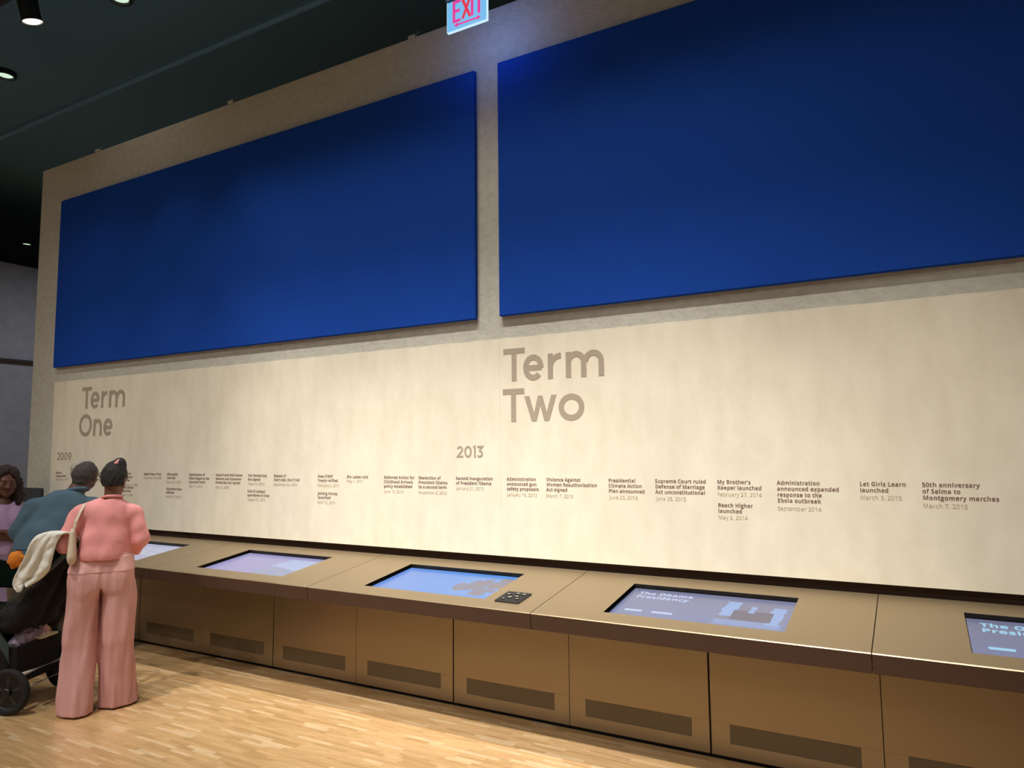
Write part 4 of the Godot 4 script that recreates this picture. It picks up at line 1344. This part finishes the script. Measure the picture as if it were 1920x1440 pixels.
func make_man() -> void:
	var t := thing("person", "grey-haired man in a blue shirt leaning over the far counter, seen from behind", "person", Vector3(-5.815, -0.0, -3.02), 0.85)
	var z := Vector3(0, 0, 1)
	var st := new_st()
	var hd := Transform3D(Basis.from_euler(Vector3(-0.25, -0.25, -0.12)), Vector3(0.25, 1.43, -0.16))
	add_field(st, head_prims(hd, 1.06) + [cap(Vector3(0.19, 1.28, -0.08), Vector3(0.24, 1.38, -0.13), 0.062, 0.06, Vector3.ZERO, 1.0, 0.03)], 0.0045, 0.02, 1.26)
	add_field(st, [
		cap(Vector3(0.2, 1.30, -0.10), Vector3(0.17, 1.24, -0.05), 0.058, 0.07), cap(Vector3(-0.03, 1.21, 0), Vector3(0.33, 1.19, -0.10), 0.055, 0.055),
		cap(Vector3(0.14, 1.16, -0.03), Vector3(0.05, 0.95, 0.08), 0.14, 0.135, z, 0.7), cap(Vector3(0.02, 0.85, 0.1), Vector3(0.02, 0.80, 0.1), 0.14, 0.14, z, 0.75),
		cap(Vector3(-0.07, 0.77, 0.1), Vector3(-0.08, 0.42, 0.05), 0.085, 0.058), cap(Vector3(-0.08, 0.42, 0.05), Vector3(-0.09, 0.07, 0.1), 0.055, 0.038),
		cap(Vector3(0.11, 0.77, 0.1), Vector3(0.12, 0.42, 0.04), 0.085, 0.058), cap(Vector3(0.12, 0.42, 0.04), Vector3(0.12, 0.07, 0.06), 0.055, 0.038),
		cap(Vector3(-0.09, 0.04, 0.11), Vector3(-0.1, 0.03, -0.06), 0.036, 0.03), cap(Vector3(0.12, 0.04, 0.07), Vector3(0.13, 0.03, -0.1), 0.036, 0.03),
		cap(Vector3(-0.05, 1.2, 0), Vector3(-0.115, 1.03, 0.06), 0.05, 0.042), cap(Vector3(-0.115, 1.03, 0.06), Vector3(-0.04, 0.97, -0.16), 0.042, 0.028),
		cap(Vector3(0.35, 1.17, -0.10), Vector3(0.42, 0.98, -0.12), 0.05, 0.042), cap(Vector3(0.42, 0.98, -0.12), Vector3(0.40, 0.86, -0.33), 0.042, 0.028)], 0.013, 0.03)
	add_field(st, hand_prims(Vector3(-0.04, 0.97, -0.16), Vector3(0.6, -0.3, -1), Vector3(0.5, -1, 0), -1.0, 0.5), 0.0035, 0.006)
	add_field(st, hand_prims(Vector3(0.40, 0.86, -0.33), Vector3(-0.2, -0.2, -1), Vector3(0, -1, 0), 1.0, 0.3), 0.0035, 0.006)
	st.index()
	var body := obj("body", st.commit(), M.skin_deep, t)
	face_details(hd, body, M.lip)
	# grey hair, thin on the crown, and glasses
	obj("hair", field_mesh([
		cap(hd * Vector3(0, 0.015, 0.02), hd * Vector3(0, 0.015, -0.01), 0.094, 0.086, hd.basis.x, 0.93),
		cap(hd * Vector3(0, -0.03, 0.05), hd * Vector3(0, -0.06, 0.052), 0.066, 0.055, Vector3.ZERO, 1.0, 0.03),
		cap(hd * Vector3(0, -0.05, -0.105), hd * Vector3(0, 0.02, -0.11), 0.09, 0.085, Vector3.ZERO, 1.0, 0.015, "-")], 0.006, 0.02, 1.335, 10.0, noise(35, 30.0, 2), 0.004), M.hair_grey, t)
	tag(obj("crown_hair", field_mesh([
		cap(hd * Vector3(-0.02, 0.055, 0.025), hd * Vector3(0.0, 0.05, 0.0), 0.066, 0.062, Vector3.ZERO, 1.0), cap(hd * Vector3(-0.05, 0.03, 0.04), hd * Vector3(-0.05, 0.0, 0.04), 0.052, 0.046, Vector3.ZERO, 1.0, 0.02)], 0.005, 0.02, -10.0, 10.0, noise(34, 26.0, 2), 0.005), M.hair_pale, t), "white hair on the crown")
	var gl := new_st()
	for s in [-1.0, 1.0]:
		add_tube(gl, [hd * Vector3(0.083 * s, 0.012, 0.02), hd * Vector3(0.083 * s, 0.016, -0.04), hd * Vector3(0.07 * s, 0.012, -0.105)], [0.003], 6)
		var rim := []
		for i in 17:
			rim.append(hd * Vector3(0.035 * s + 0.027 * cos(TAU * i / 16.0), 0.004 + 0.02 * sin(TAU * i / 16.0), -0.108))
		add_tube(gl, rim, [0.0022], 6)
	add_tube(gl, [hd * Vector3(-0.009, 0.008, -0.108), hd * Vector3(0.009, 0.008, -0.108)], [0.0022], 6)
	obj("glasses", gl.commit(), M.black, t)
	var folds := noise(36, 4.5, 2)
	obj("shirt", field_mesh([
		cap(Vector3(0.19, 1.27, -0.07), Vector3(0.15, 1.22, -0.04), 0.07, 0.10, z, 0.9), cap(Vector3(-0.03, 1.20, 0.0), Vector3(0.33, 1.185, -0.09), 0.075, 0.07, z, 0.95),
		cap(Vector3(0.13, 1.15, -0.02), Vector3(0.05, 0.96, 0.08), 0.175, 0.17, z, 0.72), cap(Vector3(0.04, 0.95, 0.09), Vector3(0.02, 0.86, 0.11), 0.168, 0.17, z, 0.8),
		cap(Vector3(-0.05, 1.19, 0.0), Vector3(-0.12, 1.03, 0.06), 0.075, 0.066), cap(Vector3(-0.12, 1.03, 0.06), Vector3(-0.09, 0.99, -0.05), 0.064, 0.058),
		cap(Vector3(0.35, 1.17, -0.10), Vector3(0.41, 1.0, -0.12), 0.07, 0.064)], 0.01, 0.03, 0.82, 10.0, folds, 0.014), M.shirt_blue, t)
	var cl := new_st()
	var loop := []
	for i in 21:
		var a := TAU * i / 20.0
		loop.append(Vector3(0.2 + 0.076 * cos(a), 1.312 + 0.012 * cos(a) + 0.012 * sin(a), -0.085 + 0.07 * sin(a)))
	add_tube(cl, loop, [0.016], 8)
	obj("collar", cl.commit(), M.shirt_blue, t)
	obj("trousers", field_mesh([
		cap(Vector3(-0.05, 0.86, 0.105), Vector3(0.09, 0.86, 0.105), 0.12, 0.12, z, 0.85), cap(Vector3(-0.075, 0.76, 0.1), Vector3(-0.085, 0.42, 0.05), 0.105, 0.082), cap(Vector3(-0.085, 0.42, 0.05), Vector3(-0.09, 0.05, 0.1), 0.08, 0.07),
		cap(Vector3(0.115, 0.76, 0.1), Vector3(0.12, 0.42, 0.04), 0.105, 0.082), cap(Vector3(0.12, 0.42, 0.04), Vector3(0.12, 0.05, 0.06), 0.08, 0.07)], 0.012, 0.025, 0.03, 0.94), M.khaki, t)
	for s in [[-0.092, 0.1], [0.122, 0.06]]:
		var sh := new_st()
		add_field(sh, [cap(Vector3(s[0], 0.034, s[1] + 0.03), Vector3(s[0], 0.03, s[1] - 0.15), 0.042, 0.038), cap(Vector3(s[0], 0.06, s[1] + 0.02), Vector3(s[0], 0.06, s[1]), 0.04, 0.04)], 0.007, 0.02, 0.0)
		obj("shoe", sh.commit(), M.shoe_dark, t)

func make_woman_in_lilac() -> void:
	var t := thing("person", "woman with long brown curly hair in a lilac top, facing the hall behind the stroller", "person", Vector3(-6.43, 0, -3.053), -1.95)
	# her right is local -x as she faces -z
	var z := Vector3(0, 0, 1)
	var st := new_st()
	var hd := Transform3D(Basis.from_euler(Vector3(-0.1, 0.12, 0.05)), Vector3(0.0, 1.375, -0.02))
	add_field(st, head_prims(hd, 1.0) + [cap(Vector3(0, 1.22, 0.01), Vector3(0, 1.31, -0.005), 0.05, 0.048, Vector3.ZERO, 1.0, 0.03)], 0.004, 0.02, 1.22)
	add_field(st, [
		cap(Vector3(0, 1.25, 0.005), Vector3(0, 1.18, 0), 0.05, 0.06), cap(Vector3(-0.13, 1.165, 0), Vector3(0.13, 1.165, 0), 0.045, 0.045),
		cap(Vector3(0, 1.12, 0), Vector3(0, 0.95, 0), 0.12, 0.11, z, 0.68), cap(Vector3(0, 0.88, 0), Vector3(0, 0.80, 0), 0.12, 0.14, z, 0.75),
		cap(Vector3(-0.08, 0.76, 0), Vector3(-0.085, 0.41, 0), 0.08, 0.052), cap(Vector3(-0.085, 0.41, 0), Vector3(-0.09, 0.06, 0.03), 0.05, 0.034),
		cap(Vector3(0.08, 0.76, 0), Vector3(0.085, 0.41, 0), 0.08, 0.052), cap(Vector3(0.085, 0.41, 0), Vector3(0.09, 0.06, 0.03), 0.05, 0.034),
		cap(Vector3(-0.09, 0.035, 0.04), Vector3(-0.1, 0.028, -0.12), 0.032, 0.026), cap(Vector3(0.09, 0.035, 0.04), Vector3(0.1, 0.028, -0.12), 0.032, 0.026),
		cap(Vector3(-0.16, 1.15, 0), Vector3(-0.2, 0.94, 0.0), 0.042, 0.036), cap(Vector3(-0.2, 0.94, 0), Vector3(0.03, 0.99, -0.17), 0.036, 0.025),
		cap(Vector3(0.16, 1.15, 0), Vector3(0.2, 0.94, 0.0), 0.042, 0.036), cap(Vector3(0.2, 0.94, 0), Vector3(-0.02, 0.95, -0.15), 0.036, 0.025)], 0.012, 0.03)
	add_field(st, hand_prims(Vector3(0.03, 0.99, -0.17), Vector3(1, 0.15, 0.1), Vector3(0, -0.2, 1), 1.0, 0.4), 0.0035, 0.006)
	add_field(st, hand_prims(Vector3(-0.02, 0.95, -0.15), Vector3(-1, 0.1, 0.1), Vector3(0, -0.2, 1), -1.0, 0.4), 0.0035, 0.006)
	st.index()
	var body := obj("body", st.commit(), M.skin_face, t)
	face_details(hd, body, M.lip)
	obj("hair", field_mesh([
		cap(hd * Vector3(0, 0.04, 0.025), hd * Vector3(0, 0.04, 0.0), 0.098, 0.09),
		cap(hd * Vector3(-0.065, 0.0, 0.0), hd * Vector3(-0.085, -0.11, 0.0), 0.048, 0.052), cap(hd * Vector3(0.065, 0.0, 0.0), hd * Vector3(0.085, -0.11, 0.0), 0.048, 0.052),
		cap(hd * Vector3(-0.05, -0.05, 0.05), hd * Vector3(-0.055, -0.13, 0.055), 0.062, 0.06), cap(hd * Vector3(0.05, -0.05, 0.05), hd * Vector3(0.055, -0.13, 0.055), 0.062, 0.06),
		cap(hd * Vector3(-0.09, -0.11, -0.02), hd * Vector3(-0.08, -0.155, -0.045), 0.046, 0.03), cap(hd * Vector3(0.09, -0.11, -0.02), hd * Vector3(0.08, -0.155, -0.045), 0.046, 0.03),
		cap(hd * Vector3(0, -0.03, -0.115), hd * Vector3(0, 0.028, -0.11), 0.062, 0.058, Vector3.ZERO, 1.0, 0.012, "-"), cap(hd * Vector3(0, -0.09, -0.10), hd * Vector3(0, -0.16, -0.1), 0.07, 0.07, Vector3.ZERO, 1.0, 0.012, "-")], 0.007, 0.02, -10.0, 10.0, noise(38, 16.0, 3), 0.02), M.hair_brown, t)
	var folds := noise(39, 5.0, 2)
	obj("top", field_mesh([
		cap(Vector3(0, 1.20, 0.0), Vector3(0, 1.16, 0), 0.075, 0.09, z, 0.9), cap(Vector3(-0.12, 1.155, 0), Vector3(0.12, 1.155, 0), 0.06, 0.06, z, 0.95),
		cap(Vector3(0, 1.11, 0), Vector3(0, 0.94, 0), 0.145, 0.14, z, 0.72), cap(Vector3(0, 0.93, 0), Vector3(0, 0.84, 0), 0.145, 0.16, z, 0.78),
		cap(Vector3(-0.155, 1.145, 0), Vector3(-0.2, 0.95, 0.0), 0.058, 0.056), cap(Vector3(-0.2, 0.95, 0.0), Vector3(-0.12, 0.955, -0.07), 0.055, 0.05),
		cap(Vector3(0.155, 1.145, 0), Vector3(0.2, 0.95, 0.0), 0.058, 0.056), cap(Vector3(0.2, 0.95, 0.0), Vector3(0.13, 0.945, -0.06), 0.055, 0.05),
		cap(Vector3(0, 1.25, -0.04), Vector3(0, 1.27, -0.03), 0.065, 0.07, Vector3.ZERO, 1.0, 0.01, "-")], 0.01, 0.025, 0.80, 10.0, folds, 0.014), M.lilac, t)
	obj("skirt", field_mesh([
		cap(Vector3(-0.04, 0.83, 0), Vector3(0.04, 0.83, 0), 0.115, 0.115, z, 0.85), cap(Vector3(-0.05, 0.72, 0), Vector3(0.05, 0.72, 0), 0.13, 0.13, z, 0.9), cap(Vector3(-0.06, 0.4, 0), Vector3(0.06, 0.4, 0), 0.15, 0.15, z, 0.9), cap(Vector3(-0.06, 0.3, 0), Vector3(0.06, 0.3, 0), 0.155, 0.155, z, 0.9)], 0.014, 0.1, 0.28, 0.87, folds, 0.012, Vector3(2, 0.3, 2)), M.lilac_pale, t)
	for s in [-0.095, 0.095]:
		var sh := new_st()
		add_field(sh, [cap(Vector3(s, 0.03, 0.045), Vector3(s, 0.027, -0.14), 0.038, 0.033)], 0.007, 0.02, 0.0)
		obj("shoe", sh.commit(), M.shoe_dark, t)

# ======================================================================== stroller
func make_stroller() -> void:
	var at := Vector3(-5.054, 0, -2.657)
	var turn := 2.0
	var t := thing("stroller", "black baby stroller with a grey frame beside the woman in pink", "stroller", at, turn)
	# rear wheels: tyre, hub with spokes
	for s in [-1.0, 1.0]:
		wheel(t, Vector3(0.25 * s, 0.14, 0), 0.14, 0.042)
		wheel(t, Vector3(0.20 * s, 0.09, -0.72), 0.09, 0.036)
		var leg := new_st()
		add_tube(leg, [Vector3(0.222 * s, 0.2, 0.0), Vector3(0.225 * s, 0.40, -0.06), Vector3(0.23 * s, 0.58, -0.19)], [0.026, 0.025, 0.021], 12)
		add_tube(leg, [Vector3(0.222 * s, 0.21, 0.0), Vector3(0.222 * s, 0.13, 0.005)], [0.032, 0.026], 12)
		obj("rear_leg", leg.commit(), M.frame_grey, t)
		var fl := new_st()
		add_tube(fl, [Vector3(0.23 * s, 0.6, -0.21), Vector3(0.215 * s, 0.4, -0.45), Vector3(0.2 * s, 0.19, -0.70), Vector3(0.2 * s, 0.1, -0.72)], [0.017], 12)
		obj("front_leg", fl.commit(), M.frame_grey, t)
		var hb := new_st()
		add_tube(hb, [Vector3(0.23 * s, 0.56, -0.20), Vector3(0.235 * s, 0.72, 0.02), Vector3(0.235 * s, 0.90, 0.24), Vector3(0.225 * s, 1.0, 0.35), Vector3(0.18 * s, 1.03, 0.375), Vector3(0.0, 1.035, 0.378)], [0.018, 0.018, 0.016, 0.015, 0.015, 0.015], 12)
		obj("handle_tube", hb.commit(), M.frame_grey, t)
	var grip := new_st()
	add_tube(grip, [Vector3(-0.15, 1.033, 0.3775), Vector3(0.15, 1.033, 0.3775)], [0.02], 12)
	obj("handle_grip", grip.commit(), M.rubber, t)
	var ax := new_st()
	add_tube(ax, [Vector3(-0.225, 0.232, 0.05), Vector3(0.225, 0.232, 0.05)], [0.0145], 12)
	tag(obj("axle", ax.commit(), M.chrome, t), "chrome rear axle tube")
	var br := new_st()
	add_tube(br, [Vector3(-0.225, 0.146, 0.06), Vector3(0.225, 0.146, 0.06)], [0.010], 10)
	tag(obj("brake_bar", br.commit(), M.chrome, t), "thin chrome brake bar")
	# basket: a soft open tray
	var bk := new_st()
	var y0 := 0.165
	var y1 := 0.395
	for s in [-1.0, 1.0]:
		add_box(bk, Vector3(0.19 * s, (y0 + y1) * 0.5, -0.27), Vector3(0.012, y1 - y0, 0.52), 0.003)
	add_box(bk, Vector3(0, (y0 + y1) * 0.5, -0.008), Vector3(0.39, y1 - y0, 0.012), 0.003)
	add_box(bk, Vector3(0, (y0 + y1) * 0.5 + 0.03, -0.53), Vector3(0.39, y1 - y0 + 0.06, 0.012), 0.003)
	add_box(bk, Vector3(0, y0, -0.27), Vector3(0.39, 0.012, 0.53), 0.003)
	obj("basket", bk.commit(), M.fabric_black, t)
	# seat, backrest and leg cover, all of padded black cloth
	var folds := noise(70, 6.0, 2)
	var bw := Vector3(1, 0, 0)
	obj("backrest", field_mesh([
		cap(Vector3(-0.13, 0.56, -0.02), Vector3(-0.15, 0.97, 0.24), 0.075, 0.06), cap(Vector3(0.13, 0.56, -0.02), Vector3(0.15, 0.97, 0.24), 0.075, 0.06),
		cap(Vector3(0.0, 0.56, 0.0), Vector3(0.0, 0.98, 0.25), 0.08, 0.065), cap(Vector3(-0.15, 0.97, 0.24), Vector3(0.15, 0.97, 0.24), 0.06, 0.06), cap(Vector3(0.165, 0.46, -0.06), Vector3(0.165, 0.62, 0.03), 0.05, 0.06), cap(Vector3(-0.16, 0.52, -0.09), Vector3(0.16, 0.52, -0.09), 0.055, 0.055)], 0.012, 0.05, -10, 10, folds, 0.01), M.fabric_black, t)
	obj("seat", field_mesh([
		cap(Vector3(-0.14, 0.56, -0.05), Vector3(-0.14, 0.54, -0.42), 0.07, 0.06), cap(Vector3(0.14, 0.56, -0.05), Vector3(0.14, 0.54, -0.42), 0.07, 0.06), cap(Vector3(0, 0.55, -0.05), Vector3(0, 0.53, -0.42), 0.075, 0.065), cap(Vector3(-0.15, 0.53, -0.45), Vector3(0.15, 0.53, -0.45), 0.055, 0.055), cap(Vector3(-0.12, 0.5, -0.46), Vector3(-0.12, 0.3, -0.56), 0.045, 0.035), cap(Vector3(0.12, 0.5, -0.46), Vector3(0.12, 0.3, -0.56), 0.045, 0.035), cap(Vector3(0, 0.5, -0.46), Vector3(0, 0.3, -0.56), 0.045, 0.035)], 0.012, 0.05, -10, 10, folds, 0.008), M.fabric_black, t)
	# canopy folded back: teal inside, black ribs
	var cn := new_st()
	for i in 10:
		for k in 6:
			var pts := []
			for q in [[i, k], [i + 1, k], [i + 1, k + 1], [i, k + 1]]:
				var a: float = PI * q[0] / 10.0
				var b: float = 0.15 + 1.0 * q[1] / 6.0
				var p := Vector3(-0.235 * cos(a), 0.67 + 0.25 * sin(a) * sin(b), -0.26 - 0.34 * sin(a) * cos(b))
				pts.append([p, (p - Vector3(0, 0.6, -0.26)).normalized()])
			smooth_quad(cn, pts[0], pts[1], pts[2], pts[3])
	tag(obj("canopy", cn.commit(), M.teal, t), "dark teal canopy")
	for b in [0.15, 1.15]:
		var rb := new_st()
		var pts := []
		for i in 13:
			var a := PI * i / 12.0
			pts.append(Vector3(-0.24 * cos(a), 0.67 + 0.255 * sin(a) * sin(b), -0.26 - 0.345 * sin(a) * cos(b)))
		add_tube(rb, pts, [0.008], 8)
		obj("canopy_rib", rb.commit(), M.fabric_black, t)
	# things in the basket
	var bag := thing("cloth_bundle", "crumpled mauve cloth bundle lying in the stroller's basket", "bundle", at, turn)
	var bs := new_st()
	add_field(bs, [cap(Vector3(-0.14, 0.40, -0.06), Vector3(-0.05, 0.43, -0.06), 0.04, 0.055), cap(Vector3(-0.05, 0.43, -0.06), Vector3(0.04, 0.445, -0.08), 0.055, 0.045), cap(Vector3(-0.02, 0.37, -0.06), Vector3(0.07, 0.36, -0.07), 0.045, 0.04), cap(Vector3(-0.1, 0.3, -0.08), Vector3(0.06, 0.3, -0.08), 0.06, 0.06)], 0.007, 0.02, -10, 10, noise(71, 22.0, 2), 0.022)
	obj("cloth", bs.commit(), M.bag_mauve, bag)
	var pk := thing("folded_cloth", "small pale pink folded cloth beside the mauve bundle in the basket", "cloth", at, turn)
	var ps := new_st()
	add_field(ps, [cap(Vector3(0.06, 0.41, -0.03), Vector3(0.10, 0.45, -0.05), 0.028, 0.022), cap(Vector3(0.03, 0.40, -0.03), Vector3(0.08, 0.40, -0.035), 0.022, 0.026)], 0.006, 0.02, -10, 10, noise(72, 25.0, 2), 0.014)
	obj("folds", ps.commit(), M.bag_pink, pk)
	var book := thing("board_book", "cream card edge sticking out of the stroller's basket", "book", at, turn)
	var kb := new_st()
	add_box(kb, Vector3(0.06, 0.404, -0.008), Vector3(0.16, 0.014, 0.055), 0.003)
	obj("cover", kb.commit(), M.paper, book)
	var cup := thing("drink_cup", "small tan cup standing in the basket next to the pink trousers", "cup", at, turn)
	var cs := new_st()
	add_lathe(cs, [Vector2(0.0, 0.0), Vector2(0.022, 0.0), Vector2(0.028, 0.07), Vector2(0.03, 0.075), Vector2(0.024, 0.082), Vector2(0.0, 0.084)], 16, Transform3D(Basis(), Vector3(0.13, 0.42, -0.05)))
	add_lathe(cs, [Vector2(0.0, 0.0), Vector2(0.022, 0.0), Vector2(0.022, 0.21), Vector2(0.0, 0.21)], 16, Transform3D(Basis(), Vector3(0.13, 0.206, -0.05)))
	obj("cup_body", cs.commit(), M.yellow, cup)
	# the toy and the blanket
	var toy := thing("plush_toy", "round orange knitted toy hanging at the stroller's side", "toy", at, turn)
	var ts := new_st()
	var centre := Vector3(-0.275, 0.945, 0.025)
	var prims := [cap(centre, centre + Vector3(0, 0.01, 0), 0.044, 0.042)]
	for i in 6:
		var a := TAU * i / 6.0 + 0.3
		var d := Vector3(0.25 * sin(a), sin(a), cos(a)).normalized()
		prims.append(cap(centre + d * 0.038, centre + d * 0.048, 0.013, 0.011))
	add_field(ts, prims, 0.005, 0.016)
	obj("knit_ball", ts.commit(), M.orange, toy)
	var lp := new_st()
	add_tube(lp, [centre + Vector3(0, 0.06, 0), Vector3(-0.262, 1.0, 0.12), Vector3(-0.236, 0.93, 0.27)], [0.004], 6)
	obj("hanging_loop", lp.commit(), M.fabric_black, toy)
	blanket()

func wheel(t: Node3D, c: Vector3, r: float, w: float) -> void:
	var f := Transform3D(Basis(Vector3(0, 0, 1), PI / 2), c)
	var prof := []
	for i in 17:
		var a := TAU * i / 16.0
		prof.append(Vector2(r - 0.022 + 0.022 * sin(a + PI / 2), w * 0.5 * cos(a + PI / 2)))
	var st := new_st()
	add_lathe(st, prof, 40, f)
	var tyre := obj("wheel", st.commit(), M.rubber, t)
	var rim := new_st()
	add_lathe(rim, [Vector2(r - 0.04, -0.012), Vector2(r - 0.034, -0.014), Vector2(r - 0.034, 0.014), Vector2(r - 0.04, 0.012), Vector2(r - 0.046, 0.008), Vector2(r - 0.046, -0.008), Vector2(r - 0.04, -0.012)], 32, f)
	obj("rim", rim.commit(), M.fixture, tyre)
	var disc := new_st()
	add_lathe(disc, [Vector2(0.0, -0.009), Vector2(r - 0.044, -0.006), Vector2(r - 0.044, 0.006), Vector2(0.0, 0.009)], 32, f)
	obj("wheel_disc", disc.commit(), M.black, tyre)
	var hub := new_st()
	add_lathe(hub, [Vector2(0.0, -0.026), Vector2(0.02, -0.026), Vector2(0.026, -0.02), Vector2(0.026, 0.02), Vector2(0.02, 0.026), Vector2(0.0, 0.026)], 20, f)
	obj("hub", hub.commit(), M.fixture, tyre)
	for k in 5:
		var a := TAU * k / 5.0
		var d := Vector3(0, cos(a), sin(a))
		var sp := new_st()
		add_box(sp, Vector3(0, (r - 0.012) * 0.5, 0), Vector3(0.016, r - 0.07, 0.022), 0.004, Transform3D(Basis(Vector3(1, 0, 0), d, Vector3(1, 0, 0).cross(d)), c))
		obj("spoke", sp.commit(), M.spoke, tyre)

func blanket() -> void:
	# a towelling blanket thrown over the corner of the handle; world metres, ten rows from the fold down, five across
	var b := thing("blanket", "white towelling blanket draped over the stroller's handle", "blanket")
	var left := [Vector3(-4.80, 0.98, -2.62), Vector3(-4.775, 1.075, -2.55), Vector3(-4.75, 1.102, -2.47), Vector3(-4.77, 1.06, -2.43), Vector3(-4.816, 0.965, -2.42), Vector3(-4.86, 0.89, -2.41), Vector3(-4.886, 0.834, -2.40), Vector3(-4.895, 0.79, -2.40), Vector3(-4.872, 0.752, -2.415)]
	var right := [Vector3(-4.64, 0.98, -2.70), Vector3(-4.62, 1.08, -2.62), Vector3(-4.613, 1.112, -2.53), Vector3(-4.64, 1.06, -2.505), Vector3(-4.661, 1.0, -2.50), Vector3(-4.675, 0.94, -2.495), Vector3(-4.69, 0.885, -2.49), Vector3(-4.74, 0.835, -2.475), Vector3(-4.80, 0.80, -2.45)]
	var n := noise(80, 7.0, 2)
	var rows := 40
	var cols := 18
	var grid := []
	for i in rows + 1:
		var v := float(i) / rows * (left.size() - 1)
		var line := []
		for j in cols + 1:
			var u := float(j) / cols
			var p := along(left, v).lerp(along(right, v), u)
			var out := Vector3(0.87, 0, 0.49)
			var wave := 0.014 * sin(u * 13.0 + 0.6 * v) * smoothstep(2.5, 5.0, v)
			p += out * (wave + 0.014 * n.get_noise_2d(u * 0.5, v * 0.12))
			p.y += 0.012 * sin(u * PI) * (1.0 - smoothstep(2.0, 4.0, v))
			if v > 6.0:
				# two lappets at the hem with a notch between them
				p.y += 0.05 * exp(-pow((u - 0.48) / 0.12, 2)) * (v - 6.0) * 0.5
			line.append(p)
		grid.append(line)
	var nor := []
	for i in rows + 1:
		var line := []
		for j in cols + 1:
			var du: Vector3 = grid[i][mini(j + 1, cols)] - grid[i][maxi(j - 1, 0)]
			var dv: Vector3 = grid[mini(i + 1, rows)][j] - grid[maxi(i - 1, 0)][j]
			line.append(dv.cross(du).normalized())
		nor.append(line)
	var flip := 1.0 if nor[20][9].dot(Vector3(0.87, 0.2, 0.49)) > 0.0 else -1.0
	var st := new_st()
	var th := 0.006
	for i in rows:
		for j in cols:
			for s in [1.0, -1.0]:
				var c := []
				for q in [[i, j], [i + 1, j], [i + 1, j + 1], [i, j + 1]]:
					var nn: Vector3 = nor[q[0]][q[1]] * flip * s
					c.append([grid[q[0]][q[1]] + nn * th, nn])
				smooth_quad(st, c[0], c[1], c[2], c[3])
	var rim := []
	for j in cols + 1:
		rim.append(grid[rows][j])
	for i in range(rows - 1, -1, -1):
		rim.append(grid[i][cols])
	for j in range(cols - 1, -1, -1):
		rim.append(grid[0][j])
	for i in range(1, rows + 1):
		rim.append(grid[i][0])
	obj("towelling", st.commit(), M.towel, b)
	var hem := new_st()
	add_tube(hem, rim, [0.0065], 6)
	obj("hem", hem.commit(), M.towel, b)

func along(line: Array, v: float) -> Vector3:
	var i := clampi(int(v), 0, line.size() - 2)
	var f := v - i
	var a: Vector3 = line[maxi(i - 1, 0)]
	var b: Vector3 = line[i]
	var c: Vector3 = line[i + 1]
	var d: Vector3 = line[mini(i + 2, line.size() - 1)]
	return b.cubic_interpolate(c, a, d, f)
